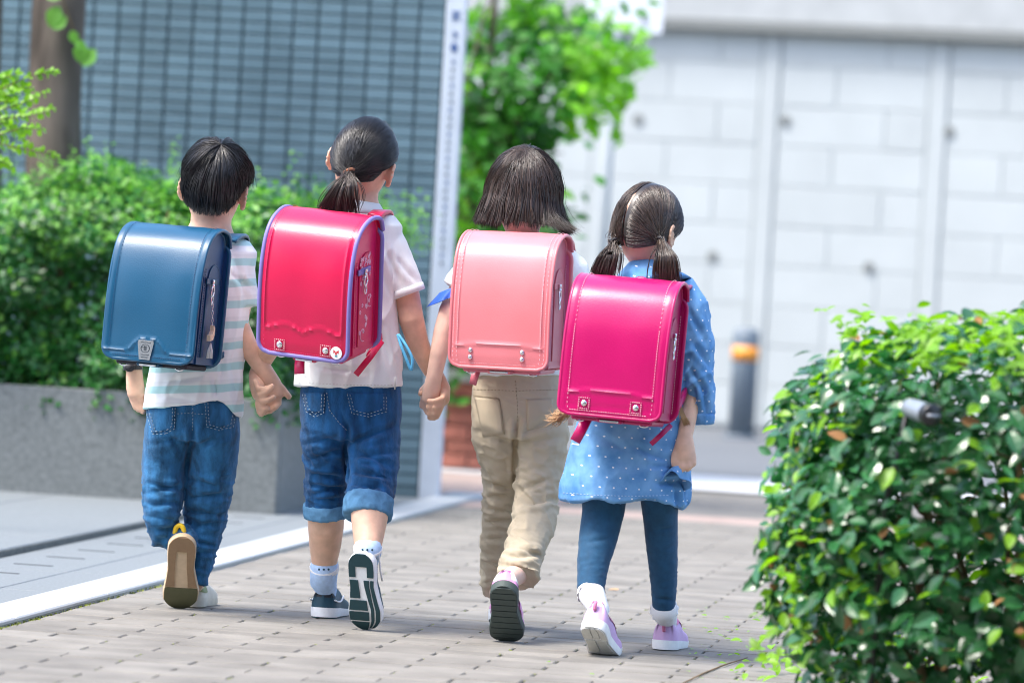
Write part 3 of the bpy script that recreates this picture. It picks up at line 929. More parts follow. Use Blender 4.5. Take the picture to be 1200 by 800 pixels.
# ------------------------------------------------------------------ materials of the children
M['skin'] = mat('skin', (.68, .425, .30), .5, .4, var=.13, scale=30, sss=.12, bump=.05, bscale=300)
M['skin_pale'] = mat('skin_pale', (.76, .52, .42), .5, .4, var=.10, scale=30, sss=.12, bump=.05, bscale=300)
M['hair_black'] = mat('hair_black', (.014, .013, .014), .32, .55, objrnd=.55, attr=True)
M['hair_dark'] = mat('hair_dark_brown', (.050, .033, .026), .30, .55, objrnd=.7, attr=True)
M['hair_brown'] = mat('hair_brown', (.055, .036, .027), .32, .55, objrnd=.7, attr=True)
M['denim'] = mat('denim_mid', (.022, .115, .25), .85, .2, var=.5, scale=45, detail=9, bump=1.0, bscale=500, stretch=(1, 1, .3), sheen=.1)
M['denim_dark'] = mat('denim_deep', (.010, .075, .20), .85, .2, var=.5, scale=38, detail=9, bump=1.0, bscale=500, stretch=(1, 1, .3), sheen=.1)
M['denim_cuff'] = mat('denim_cuff', (.10, .24, .40), .9, .2, var=.2, scale=60, bump=.4, bscale=900)
M['stitch_gold'] = mat('stitch_thread', (.25, .33, .40), .8)
M['chino'] = mat('chino', (.50, .43, .315), .85, .2, var=.06, scale=12, bump=.3, bscale=900)
M['chino_stitch'] = mat('chino_stitch', (.30, .25, .17), .85)
M['white_cotton'] = mat('white_cotton', (.76, .785, .78), .85, .2, bump=.5, bscale=500)
M['legging'] = mat('legging', (.012, .068, .145), .75, .3, var=.15, scale=60, bump=.3, bscale=900, sheen=.1)
M['sock_white'] = mat('sock_white', (.80, .80, .82), .9, .2, bump=.5, bscale=500)
M['sock_blue'] = mat('sock_blue', (.45, .60, .82), .9, .2, bump=.5, bscale=500, var=.1, scale=90)
for nm, c_ in dict(rub_brown=(.26, .165, .09), rub_tan=(.56, .42, .27), rub_olive=(.085, .085, .04), rub_cream=(.66, .62, .52), up_olive=(.20, .23, .08), yellow=(.75, .50, .02), rub_white=(.80, .82, .84), rub_teal=(.010, .045, .055), up_teal=(.012, .055, .085), rub_dark=(.055, .075, .07), up_pink=(.72, .32, .60), up_blue=(.03, .07, .55), up_lilac=(.55, .36, .60), up_rose=(.62, .19, .34), rub_grey=(.55, .55, .52), band_dark=(.02, .02, .025), wood=(.72, .58, .42), cyan_cord=(.12, .50, .80), tan_fur=(.48, .30, .16), ruffle_blue=(.03, .12, .55), tie_brown=(.30, .13, .07)).items():
    M[nm] = mat(nm, c_, .6, .4, var=.06, scale=80, bump=.15, bscale=500)

def shirt_mat(name, kind):
    m = mat(name, (.8, .8, .8), .85, .2, bump=.25, bscale=700)
    nt = m.node_tree; N = nt.nodes; Lk = nt.links.new
    b = N['Principled BSDF']; tc = N.new('ShaderNodeTexCoord'); sx = N.new('ShaderNodeSeparateXYZ')
    Lk(tc.outputs['Object'], sx.inputs[0])
    def math_(op, a, b_=None, c_=None):
        n = N.new('ShaderNodeMath'); n.operation = op
        for i, x in enumerate((a, b_, c_)):
            if x is None: continue
            if isinstance(x, (int, float)): n.inputs[i].default_value = x
            else: Lk(x, n.inputs[i])
        return n.outputs[0]
    mixn = N.new('ShaderNodeMixRGB')
    if kind == 'stripe':                                   # pale teal bands between white and lilac grey ones
        z = math_('ADD', sx.outputs['Z'], math_('MULTIPLY', sx.outputs['X'], -.10))
        nz = N.new('ShaderNodeTexNoise'); nz.inputs['Scale'].default_value = 9; Lk(tc.outputs['Object'], nz.inputs['Vector'])
        z = math_('ADD', z, math_('MULTIPLY', nz.outputs[0], .010))
        fr = math_('FRACT', math_('MULTIPLY', z, 1 / .052))
        rp = N.new('ShaderNodeValToRGB'); rp.color_ramp.interpolation = 'LINEAR'
        el = rp.color_ramp.elements
        el[0].position = 0; el[0].color = (.80, .82, .84, 1); el[1].position = .96; el[1].color = (.80, .82, .84, 1)
        for p_, c_ in ((.12, (.80, .82, .84, 1)), (.16, (.42, .66, .67, 1)), (.48, (.42, .66, .67, 1)), (.53, (.74, .77, .78, 1)), (.70, (.72, .75, .77, 1)), (.74, (.80, .82, .84, 1))):
            q = el.new(p_); q.color = c_
        Lk(fr, rp.inputs[0]); Lk(rp.outputs[0], b.inputs['Base Color'])
    else:                                                  # chambray with rows of little white dots
        x = math_('ADD', sx.outputs['X'], math_('MULTIPLY', sx.outputs['Y'], .5))
        S_ = 1 / .024
        zr = math_('MULTIPLY', sx.outputs['Z'], S_); row = math_('FLOOR', zr)
        xr = math_('ADD', math_('MULTIPLY', x, S_ * .8), math_('MULTIPLY', math_('MODULO', row, 2.0), .5))
        dx = math_('SUBTRACT', math_('FRACT', xr), .5); dz = math_('SUBTRACT', math_('FRACT', zr), .5)
        d2 = math_('ADD', math_('MULTIPLY', dx, dx), math_('MULTIPLY', dz, dz))
        dot = math_('LESS_THAN', d2, .0055)
        nz = N.new('ShaderNodeTexNoise'); nz.inputs['Scale'].default_value = 22; nz.inputs['Detail'].default_value = 5; Lk(tc.outputs['Object'], nz.inputs['Vector'])
        rp = N.new('ShaderNodeValToRGB'); rp.color_ramp.elements[0].color = (.08, .235, .50, 1); rp.color_ramp.elements[1].color = (.20, .41, .70, 1)
        rp.color_ramp.elements[0].position = .3; rp.color_ramp.elements[1].position = .7
        Lk(nz.outputs[0], rp.inputs[0])
        Lk(dot, mixn.inputs[0]); Lk(rp.outputs[0], mixn.inputs[1]); mixn.inputs[2].default_value = (.8, .82, .85, 1)
        Lk(mixn.outputs[0], b.inputs['Base Color'])
    return m
M['stripe'] = shirt_mat('striped_jersey', 'stripe')
M['chambray'] = shirt_mat('dotted_chambray', 'dots')

# ------------------------------------------------------------------ cloth and body surfaces
def remesh(mb, vox=.0035, smooth=6):
    me = mb.mesh('tmp'); o = bpy.data.objects.new('tmp', me); COL.objects.link(o)
    r = o.modifiers.new('r', 'REMESH'); r.mode = 'VOXEL'; r.voxel_size = vox
    s = o.modifiers.new('s', 'SMOOTH'); s.iterations = smooth; s.factor = .5
    dg = bpy.context.evaluated_depsgraph_get(); dg.update()
    m2 = bpy.data.meshes.new_from_object(o.evaluated_get(dg))
    bpy.data.objects.remove(o); bpy.data.meshes.remove(me)
    m2.materials.clear()
    return m2

def co(me):
    a = np.empty(len(me.vertices) * 3); me.vertices.foreach_get('co', a); return a.reshape(-1, 3)
def nrm(me):
    a = np.empty(len(me.vertices) * 3); me.vertices.foreach_get('normal', a); return a.reshape(-1, 3)
def setco(me, P):
    me.vertices.foreach_set('co', P.ravel()); me.update()

def crease(me, segs, px_space=True):
    """folds: (x0, y0, x1, y1, width px, depth mm) along photo-measured lines; only on the near side of the cloth"""
    P = co(me); N_ = nrm(me); q = proj(P)
    face = np.clip(-(N_ @ f0) * 1.6 + .25, 0, 1)
    D = np.zeros(len(P))
    for x0, y0, x1, y1, w, d in segs:
        a = np.array([x0, y0]); b = np.array([x1, y1]) - a; L2 = b @ b
        t = np.clip(((q - a) @ b) / L2, 0, 1)
        dist = np.linalg.norm(q - a - t[:, None] * b, axis=1)
        fall = np.sin(np.clip(t, .03, .97) * math.pi) ** .6
        D += d * .0015 * fall * (np.exp(-(dist / (w * .8)) ** 1.25) - .40 * np.exp(-((dist - 2.1 * w) / (1.1 * w)) ** 2))
    setco(me, P - N_ * (D * face)[:, None])

def crumple(me, amp, scale, wfun=None, shear=0.0):
    """soft cloth unevenness: amp in metres, scale (x, y, z) in 1/m"""
    P = co(me); N_ = nrm(me)
    Q = P * np.array(scale); Q[:, 2] += P[:, 0] * shear
    n1 = vnoise(Q); n2 = vnoise(Q * 2.1 + 11)
    r = (1 - np.abs(n1)) ** 3 * 1.2 - .45 + .30 * n2 + .16 * vnoise(Q * 4.3 + 5)
    w = 1.0 if wfun is None else wfun(proj(P))
    setco(me, P + N_ * (amp * r * w)[:, None])

def raycaster(me):
    bv = BVHTree.FromPolygons([tuple(v) for v in co(me)], [tuple(p.vertices) for p in me.polygons])
    def cast(px, py, lift=.0015):
        d = f0 + (px - 600) / FPX * rc + (400 - py) / FPX * uc
        h = bv.ray_cast(Vector(CP), Vector(d).normalized())
        if h[0] is None: return None
        n = np.array(h[1])
        if n @ d > 0: n = -n
        return np.array(h[0]) + n * lift, n
    return cast

def seam(name, cast, pts, m, parent, r=.0012, dash=0, lift=.0008):
    P = []
    for (x0, y0), (x1, y1) in zip(pts, pts[1:]):
        k = max(2, int(math.hypot(x1 - x0, y1 - y0) / 2))
        P += [(x0 + (x1 - x0) * i / k, y0 + (y1 - y0) * i / k) for i in range(k)]
    P.append(pts[-1])
    H = [cast(x, y, lift) for x, y in P]; H = [h[0] for h in H if h is not None]
    if len(H) < 3: return
    b = MB()
    if dash:
        for i in range(0, len(H) - 1, 2): b.tube(H[i:i + 2], r, 5)
    else: b.tube(H, r, 5)
    return sub(name, b, m, parent)

def patch(name, cast, quad, m, parent, th=.002, n=12, shape=None):
    """cloth patch (pocket) laid on a garment: quad of four photo corners"""
    a, b_, c, d = [np.array(q, float) for q in quad]
    P = np.zeros((n, n, 3)); Nn = np.zeros((n, n, 3))
    for i in range(n):
        for j in range(n):
            s, t = j / (n - 1), i / (n - 1)
            q = (a * (1 - s) + b_ * s) * (1 - t) + (d * (1 - s) + c * s) * t
            if shape: q = shape(q, s, t)
            h = cast(q[0], q[1], th)
            if h is None: return
            P[i, j], Nn[i, j] = h
    return sub(name, MB().slab(P, Nn, th + .001), m, parent)

class Kid:
    def __init__(s, z0): s.z0 = z0
    def p(s, x, y, d=0.0): return W(x, y, s.z0 + d)
    def r(s, x, y, d, hw, hd, e=2.0):
        z = s.z0 + d; return (W(x, y, z), hw / FPX * z, hd / FPX * z, e)
    def rs(s, L): return [s.r(*q) for q in L]

def rot(yaw, pitch=0.0, roll=0.0):
    """yaw>0 turns the facing (+Y) to the right, pitch>0 tips the top forward, roll>0 tips the top right"""
    cy, sy = math.cos(yaw), math.sin(yaw); cp, sp = math.cos(pitch), math.sin(pitch); cr, sr = math.cos(roll), math.sin(roll)
    return np.array([[cy, sy, 0], [-sy, cy, 0], [0, 0, 1]]) @ np.array([[cr, 0, sr], [0, 1, 0], [-sr, 0, cr]]) @ np.array([[1, 0, 0], [0, cp, sp], [0, -sp, cp]])

# head in its own frame: x right, y the face, z up; origin between the ears
HEAD = [(-.108, .048, .020, .018), (-.100, .042, .032, .034), (-.082, .028, .047, .054), (-.055, .012, .059, .073), (-.02, .002, .068, .087), (.02, -.003, .0735, .0935), (.05, -.006, .071, .090), (.072, -.007, .058, .072), (.086, -.007, .038, .046), (.0925, -.007, .014, .018)]
def add_head(mb, c, R, s=1.0):
    ring = [(c + R @ (np.array([0, y, z]) * s), w * s, d * s) for z, y, w, d in HEAD]
    mb.loft(ring, 28, side=R @ np.array([1.0, 0, 0]), dome=True)
    L = lambda x, y, z: c + R @ (np.array([x, y, z]) * s)
    mb.loft([(L(0, .088, .0), .006 * s, .006 * s), (L(0, .096, -.025), .009 * s, .008 * s), (L(0, .102, -.038), .012 * s, .009 * s), (L(0, .09, -.044), .008 * s, .006 * s)], 10)
    for e in (-1, 1):                                       # ears: rim, hollow and lobe
        for k in range(9):
            a = -2.2 + k * .52
            mb.ball(L(e * (.083 + .006 * math.cos(a) * .8), -.008 - .013 * math.cos(a), -.016 + .024 * math.sin(a)), .0056 * s, 8, 6)
        mb.ball(L(e * .076, -.006, -.016), (.011 * s, .013 * s, .022 * s), 10, 8, R)
        mb.ball(L(e * .079, -.004, -.044), .0075 * s, 8, 6)
def add_face(kid, c, R, s=1.0):
    L = lambda x, y, z: c + R @ (np.array([x, y, z]) * s)
    for e in (-1, 1):
        put('eye', MB().ball(L(e * .030, .083, .004), (.012 * s, .004 * s, .007 * s), 12, 8, R), M['black'], kid)
        put('eyebrow', MB().ball(L(e * .030, .0845, .024), (.016 * s, .004 * s, .003 * s), 12, 8, R), M['hair_black'], kid)
    put('mouth', MB().ball(L(0, .083, -.066), (.018 * s, .005 * s, .004 * s), 12, 8, R), M['up_rose'], kid)

def finger(mb, kid, pts, r=3.3):
    """pts: (x, y, d) photo joints; tapering chain with rounded tip"""
    P = [kid.p(*q) for q in pts]
    Q = [P[0]]
    for a, b in zip(P, P[1:]): Q += [a * .5 + b * .5, b]
    k = r * 1.16 / FPX * kid.z0
    mb.loft([(q, k * (1 - .12 * i / (len(Q) - 1)), k * (1 - .12 * i / (len(Q) - 1))) for i, q in enumerate(Q)], 10)

# ------------------------------------------------------------------ hair of fine strands
def strands_obj(name, P, r, m, parent, taper=.35, base_taper=.6, fly=0.0):
    """P (S, K, 3)"""
    S, K = P.shape[:2]
    if fly:                                                # a few strands stand off the rest
        k_ = int(S * fly); u_ = np.linspace(0, 1, K)[None, :, None] ** 2
        dv = rng.normal(0, 1, (k_, 1, 3)); dv[..., 2] = np.abs(dv[..., 2]) * .6
        P[:k_] = P[:k_] + u_ * dv * .009 + (P[:k_] - P[:k_].mean((0, 1))) * .035
        r = np.array(r, float) * np.ones(S); r[:k_] *= .55
    T = np.gradient(P, axis=1); T /= np.linalg.norm(T, axis=2, keepdims=True) + 1e-9
    A = np.cross(T, np.array([.31, .53, .79])); A /= np.linalg.norm(A, axis=2, keepdims=True) + 1e-9
    B = np.cross(T, A)
    rr = (r if np.ndim(r) else np.full(S, r))[:, None] * np.interp(np.linspace(0, 1, K), [0, .12, .7, 1], [base_taper, 1, 1, taper])[None]
    V = np.zeros((S, K, 3, 3))
    for j in range(3):
        a = 2 * math.pi * j / 3
        V[:, :, j] = P + rr[:, :, None] * (math.cos(a) * A + math.sin(a) * B)
    idx = np.arange(S * K * 3).reshape(S, K, 3)
    Q = []
    for j in range(3):
        k = (j + 1) % 3
        Q.append(np.stack([idx[:, :-1, j], idx[:, :-1, k], idx[:, 1:, k], idx[:, 1:, j]], -1).reshape(-1, 4))
    Q = np.concatenate(Q)
    me = bpy.data.meshes.new(name)
    me.vertices.add(S * K * 3); me.loops.add(Q.size); me.polygons.add(len(Q))
    me.vertices.foreach_set('co', V.ravel()); me.loops.foreach_set('vertex_index', Q.ravel().astype(np.int32))
    me.polygons.foreach_set('loop_start', (np.arange(len(Q)) * 4).astype(np.int32))
    me.update(calc_edges=True)
    at = me.attributes.new('rnd', 'FLOAT', 'FACE'); rv = rng.random(S) ** 1.3
    at.data.foreach_set('value', np.tile(np.repeat(rv, K - 1), 3).astype(np.float32))
    return put(name, me, m, parent)

HR = np.array([.0745, .0935, .1005])
def slerp(a, b, t):
    """a, b (S,3) unit; t (S,K)"""
    d = np.clip((a * b).sum(1), -1, 1); o = np.arccos(d)[:, None] + 1e-5
    return (np.sin((1 - t) * o) / np.sin(o))[..., None] * a[:, None] + (np.sin(t * o) / np.sin(o))[..., None] * b[:, None]
def on_head(D, off, c, R, s=1.0):
    """D (...,3) unit directions -> world points at off metres above the scalp"""
    L = D * (HR * s) + D * off[..., None] + np.array([0, -.004, 0]) * s
    return c + L @ R.T
def dirs(az, el):
    """az 0 = back of the head, + to the right; el elevation (radians)"""
    return np.stack([np.sin(az) * np.cos(el), -np.cos(az) * np.cos(el), np.sin(el)], -1)
def cap_obj(name, hairline, off, c, R, m, parent, s=1.0, skip=None, nA=72, nE=26):
    az = np.linspace(-math.pi, math.pi, nA, endpoint=False); V = []
    for k in range(nE):
        t = k / (nE - 1)
        el = hairline(az) * (1 - t) + (math.pi / 2 - .001) * t
        V.append(on_head(dirs(az, el), np.full(nA, off) * min(1, .25 + t * 5), c, R, s))
    b = MB().grid(np.array(V), close_u=True)
    return put(name, b, m, parent)

# ------------------------------------------------------------------ shoes
def make_shoe(kid_root, toe_px, yaw, pitch, flex, L, hwid, st, label=None):
    """shoe frame: y from heel (-L) to toe (0), z up; pitch lifts the heel, flex bends the forefoot back"""
    base = lambda t: np.interp(t, [0, .1, .25, .42, .58, .72, .85, .95, 1], [.74, .78, .79, .74, .86, 1.0, .97, .80, .62]) * hwid
    cxs = lambda t: np.interp(t, [0, .4, .7, 1], [0, .0, .004, .002]) * st.get('mirror', 1)
    def endr(t):
        e = np.where(t < .16, 1 - t / .16, np.where(t > .82, (t - .82) / .18, 0)); return np.sqrt(np.clip(1 - e * e, 0, 1)) * .999 + .001
    hinge = -L * .32
    def T0(P):
        P = np.array(P, float).copy()
        P[:, 2] += .010 * np.clip((P[:, 1] + L * .2) / (L * .2), 0, 1) ** 2
        y = P[:, 1] - hinge; m_ = y > 0
        soft = np.clip(y / (L * .12), 0, 1)
        a = flex * soft
        Q = P.copy()
        Q[m_, 1] = hinge + (y * np.cos(a) - (P[:, 2]) * np.sin(a))[m_]
        Q[m_, 2] = (y * np.sin(a) + (P[:, 2]) * np.cos(a))[m_]
        Rr = np.array([[1, 0, 0], [0, math.cos(pitch), math.sin(pitch)], [0, -math.sin(pitch), math.cos(pitch)]])
        Q = Q @ Rr.T
        return Q @ rot(yaw).T
    n = 40
    t = (1 - np.cos(np.linspace(0, math.pi, n))) / 2
    def outline(z, grow=1.0, tt=t):
        hw = base(tt) * endr(tt) * grow
        y = (tt - 1) * L
        return np.stack([cxs(tt) - hw, y, np.full_like(y, z) if np.ndim(z) == 0 else z], 1), np.stack([cxs(tt) + hw, y, np.full_like(y, z) if np.ndim(z) == 0 else z], 1)
    sh = np.interp(t, [0, .3, .7, 1], [st.get('sole_h', .026), st.get('sole_h', .026) * .95, .017, .016])
    lo = outline(0.0, .96); lo2 = outline(.004, 1.0); hi = outline(sh, 1.02)
    test = T0(np.concatenate([lo[0], lo[1]]))
    k = np.argmin(test[:, 2]); g = ground_pt(*toe_px)
    A_ = test[k] if not st.get('heel') else T0(np.array([[0, -L * .97, 0]]))[0]
    off = np.array([g[0] - A_[0], g[1] - A_[1], .0005 - test[k, 2]])
    T = lambda P: T0(P) + off
    root = put('shoe', None or MB().add(*_upper_mesh(T, t, base, cxs, endr, L, sh, st.get('collar', .062))), M[st['upper']], kid_root)
    if label: root['label'] = label
    ring = lambda o: np.concatenate([o[0], o[1][::-1]])
    b = MB(); R_ = np.array([T(ring(lo)), T(ring(lo2)), T(ring(hi))]); b.grid(R_, close_u=True)
    m = 2 * n
    b.f.append(tuple(range(m))); b.f.append(tuple(range(2 * m, 3 * m))[::-1])
    sole = MB()
    # grid bottom so that it bends cleanly
    cols = 9
    def sheet(z, grow, flip):
        l, r = outline(z, grow); G = np.array([[l[i] + (r[i] - l[i]) * j / (cols - 1) for j in range(cols)] for i in range(n)])
        return T(G.reshape(-1, 3)).reshape(n, cols, 3)
    sole.grid(R_, close_u=True); sole.grid(sheet(.0005, .955, 0)); sole.grid(sheet(sh - .0005, 1.015, 0))
    sub('sole', sole, M[st['sole']], root, smooth='auto')
    for tr_ in st.get('tread', []):
        t0, t1, xa, xb, mm = tr_[:5]
        tt = np.linspace(t0, t1, max(4, int((t1 - t0) * 40)))
        top_, bot_ = [], []
        l, r = outline(0.0, .93, tt)
        fa = (lambda u: xa) if not callable(xa) else xa; fb = (lambda u: xb) if not callable(xb) else xb
        G = []
        for i, u in enumerate(tt):
            c_ = (l[i] + r[i]) / 2; h = (r[i] - l[i]) / 2
            G.append([c_ + h * (fa(u) + (fb(u) - fa(u)) * j / 6) for j in range(7)])
        G = np.array(G)
        lowr = G.copy(); lowr[:, :, 2] = -.0028
        A = T(G.reshape(-1, 3) + [0, 0, .002]).reshape(G.shape); B = T(lowr.reshape(-1, 3)).reshape(G.shape)
        bb = MB(); r_, c_ = G.shape[:2]
        bb.grid(B)
        edge = [(0, j) for j in range(c_)] + [(i, c_ - 1) for i in range(1, r_)] + [(r_ - 1, j) for j in range(c_ - 2, -1, -1)] + [(i, 0) for i in range(r_ - 2, 0, -1)]
        bb.grid(np.array([[B[i, j] for i, j in edge], [A[i, j] for i, j in edge]]), close_u=True)
        sub('tread', bb, M[mm], root, smooth='auto')
    for ov in st.get('over', []):                           # overlays on the upper between t0..t1, angles a0..a1
        t0, t1, a0, a1, mm, gr, nm = ov
        tt = np.linspace(t0, t1, 10)
        V = _upper_rows(T, tt, base, cxs, endr, L, np.interp(tt, t, sh), st.get('collar', .062), a0, a1, gr)
        bb = MB().grid(V)
        sub(nm, bb, M[mm], root)
    ank = T(np.array([[0, -L * .80, st.get('collar', .062) * .9], [0, -L * .80, .02], [0, -L * .35, .02]]))
    return root, ank, T

def _h(t, collar):
    return np.interp(t, [0, .05, .2, .38, .48, .6, .75, .88, .96, 1], [collar * 1.02, collar * 1.05, collar * .92, collar * .98, collar * 1.08, .058, .047, .041, .032, .022])
def _upper_rows(T, tt, base, cxs, endr, L, sh, collar, a0=0.0, a1=math.pi, grow=1.0):
    rows = []
    for u, s in zip(tt, sh):
        hw = float(base(u) * max(endr(np.array(u)), .12)) * .99 * grow; h = float(_h(u, collar)) * (1 + (grow - 1) * .6)
        th = np.linspace(a0, a1, 17)
        e = .62 if u < .45 else .8
        x = np.sign(np.cos(th)) * np.abs(np.cos(th)) ** e * hw * (1 - .28 * np.sin(th) ** 2 * (u < .5)); z = s - .004 + (h - s + .004) * np.abs(np.sin(th)) ** .75
        y = (u - 1) * L + (.012 * np.sin(th) if u < .05 else 0) * 1.0
        y = np.clip(y, -L + .0015, -.0015)
        rows.append(np.stack([cxs(u) + x, np.full_like(x, 0) + y, z], 1))
    G = np.array(rows)
    return T(G.reshape(-1, 3)).reshape(G.shape)
def _upper_mesh(T, t, base, cxs, endr, L, sh, collar):
    V = _upper_rows(T, t, base, cxs, endr, L, sh, collar)
    r, c = V.shape[:2]
    b = MB().grid(V)
    b.f.append(tuple(range(c))); b.f.append(tuple((r - 1) * c + j for j in range(c))[::-1])
    return np.concatenate(b.v), b.f
# ------------------------------------------------------------------ school bags (hard leather backpacks)
def crv(pts, n):
    """Catmull-Rom through pts"""
    P = np.array([2 * np.array(pts[0]) - pts[1]] + [np.array(p) for p in pts] + [2 * np.array(pts[-1]) - pts[-2]], float)
    out = []
    m = len(pts) - 1
    for k in range(n):
        f = k / (n - 1) * m; i = min(int(f), m - 1); t = f - i
        a, b, c, d = P[i:i + 4]
        out.append(.5 * ((2 * b) + (-a + c) * t + (2 * a - 5 * b + 4 * c - d) * t * t + (-a + 3 * b - 3 * c + d) * t ** 3))
    return np.array(out)

def seg_dist(x, s, poly):
    d = np.full(x.shape, 9.0)
    for (x0, s0), (x1, s1) in zip(poly, poly[1:]):
        bx, bs = x1 - x0, s1 - s0; L2 = bx * bx + bs * bs + 1e-12
        t = np.clip(((x - x0) * bx + (s - s0) * bs) / L2, 0, 1)
        d = np.minimum(d, np.hypot(x - x0 - t * bx, s - s0 - t * bs))
    return d

def school_bag(label, pos, yaw, pitch, roll, w, h, st):
    R = rot(yaw, pitch, roll)
    MW = Matrix(((R[0, 0], R[0, 1], R[0, 2], pos[0]), (R[1, 0], R[1, 1], R[1, 2], pos[1]), (R[2, 0], R[2, 1], R[2, 2], pos[2]), (0, 0, 0, 1)))
    g = thing('school_bag', pos, label, 'school bag', 'hard leather school bags on the children', mat=MW, world_verts=False)
    D = .19
    prof = crv([(0, h - .040), (.012, h - .014), (.034, h - .003), (.4 * D, h), (.66 * D, h - .016), (.84 * D, h - .05), (.95 * D, h - .11), (.995 * D, h * .45), (D, h * .2), (D, 0.0)], 112)
    seg = np.linalg.norm(np.diff(prof, axis=0), axis=1); arc = np.concatenate([[0], np.cumsum(seg)]); tot = arc[-1]
    sfb = tot - arc                                          # distance up the flap from its lower edge
    nc = 92
    tg = np.gradient(prof, axis=0); tg /= np.linalg.norm(tg, axis=1, keepdims=True)
    nO = np.stack([-tg[:, 1], tg[:, 0]], 1)                   # (outward o, z)
    if nO[56, 0] < 0: nO = -nO
    cr = st.get('corner', .028)
    hwv = w / 2 - np.where(sfb < cr, cr - np.sqrt(np.clip(cr * cr - (cr - sfb) ** 2, 0, None)), 0)
    # a last rounded row
    X = hwv[:, None] * np.linspace(-1, 1, nc)[None]
    Sg = np.repeat(sfb[:, None], nc, 1)
    disp = np.zeros_like(X)
    for poly, wd, hgt in st['emboss']:
        disp += hgt * np.exp(-(seg_dist(X, Sg, poly) / wd) ** 2)
    if st.get('border'):
        bw, bh = st['border']
        de = np.minimum(hwv[:, None] - np.abs(X), Sg + .0)
        disp += bh * (1 / (1 + np.exp((de - bw) / .0022)))
    disp += .0035 * (1 - (np.abs(X) / (w / 2)) ** 4) * np.clip(Sg / .03, 0, 1)      # slight pillow
    disp += .0009 * vnoise(np.stack([X.ravel() * 14, Sg.ravel() * 14, X.ravel() * 0 + w * 50], 1)).reshape(X.shape)
    O = prof[:, 0][:, None] + nO[:, 0][:, None] * disp; Z = prof[:, 1][:, None] + nO[:, 1][:, None] * disp
    P = np.stack([X, -O, Z], 2)
    Nn = np.stack([np.zeros_like(X), -np.repeat(nO[:, 0][:, None], nc, 1), np.repeat(nO[:, 1][:, None], nc, 1)], 2)
    flap = put('flap', MB().slab(P, Nn, .0045), st['m'], g, smooth='auto')
    # edge piping round the flap
    path = [(-hwv[i], i) for i in range(len(prof))] + [(x, len(prof) - 1) for x in np.linspace(-hwv[-1], hwv[-1], 12)[1:-1]] + [(hwv[i], i) for i in range(len(prof) - 1, -1, -1)]
    pp = [np.array([x, -prof[i, 0] - nO[i, 0] * -.001, prof[i, 1] + nO[i, 1] * -.001]) for x, i in path]
    sub('piping', MB().tube(pp, st.get('pipe_r', .0042), 8), st['pipe'], flap)
    # stitches parallel to the edge
    if st.get('stitch'):
        for inset in st.get('stitch_at', (.014,)):
            b = MB()
            for sgn in (-1, 1):
                acc = 0
                for i in range(3, len(prof) - 1):
                    acc += seg[i]
                    if acc > .0055 and sfb[i] > .012:
                        acc = 0
                        c = np.array([sgn * (hwv[i] - inset), -prof[i, 0] - nO[i, 0] * .0045, prof[i, 1] + nO[i, 1] * .0045])
                        d = np.array([0, -tg[i, 0], tg[i, 1]]) * .0019
                        b.tube([c - d, c + d], .0007, 4)
            for x in np.arange(-w / 2 + .03, w / 2 - .03, .0058):
                b.tube([np.array([x - .0018, -D - .0045, .010]), np.array([x + .0018, -D - .0045, .010])], .0007, 4)
            sub('stitching', b, st['stitch'], flap)
    face = lambda x, s: np.array([x, -np.interp(s, sfb[::-1], prof[::-1, 0]) - .004, np.interp(s, sfb[::-1], prof[::-1, 1])])
    for rx, rs, rr in st.get('rivets', []):
        c = face(rx, rs)
        sub('rivet', MB().ball(c, (rr, .0042, rr), 14, 8), M['steel'], flap)
        if st.get('rivet_frame'):
            for k in range(4):
                a = k * math.pi / 2; e = .0125
                dx, dz = math.cos(a), math.sin(a)
                b = MB()
                for q in np.linspace(-1, 1, 6): b.box(c + np.array([dx * e - dz * e * q, -.0006, dz * e + dx * e * q]), (.0022, .0016, .0022))
                sub('stitching', b, st['rivet_frame'], flap)
    if st.get('plate'):                                      # bright metal lock plate
        c = face(st['plate'], .024)
        b = MB(); V = []
        for dy in (0.0, -.0035):
            for x, z in ((-.019, .026), (.019, .026), (.021, .020), (.014, -.022), (-.014, -.022), (-.021, .020)): V.append(c + np.array([x, dy, z]))
        b.add(V, [(0, 1, 2, 3, 4, 5), (6, 7, 8, 9, 10, 11)] + [(i, (i + 1) % 6, 6 + (i + 1) % 6, 6 + i) for i in range(6)])
        pl_ = sub('lock_plate', b, M['steel'], flap, smooth=False)
        b = MB()
        b.tube([c + np.array([.011 * math.cos(a), -.004, .006 + .010 * math.sin(a)]) for a in np.linspace(0, 6.283, 17)], .0011, 5)
        b.box(c + [0, -.004, -.010], (.020, .002, .002)); b.box(c + [0, -.004, .006], (.006, .002, .012)); b.box(c + [-.004, -.004, .008], (.010, .002, .0022)); b.box(c + [0, -.004, .0205], (.026, .002, .0018)); b.box(c + [0, -.004, -.016], (.018, .002, .0022))
        sub('emblem', b, M['emblem'], flap, smooth=False)
    # body: back plate, main case, front pocket
    bw = w / 2 - .013
    def prism(po, x0, x1, e=.003):
        n = len(po); b = MB(); V = []
        for x in (x0, x1): V += [(x, -o, z) for o, z in po]
        b.add(V, [tuple(range(n)), tuple(range(n, 2 * n))[::-1]] + [(i, (i + 1) % n, n + (i + 1) % n, n + i) for i in range(n)])
        return b
    inner = [(o - nO[i, 0] * .007, z - nO[i, 1] * .007) for i, (o, z) in enumerate(prof)]
    topc = [q for q in inner if q[0] < .128 and q[1] > h * .5]
    case = [(.004, .002)] + [(.004, topc[0][1] - .01)] + topc[2::6] + [(.130, topc[-1][1] - .008), (.130, .002)]
    put('case', prism(case, -bw, bw), st['side'], g, smooth='auto')
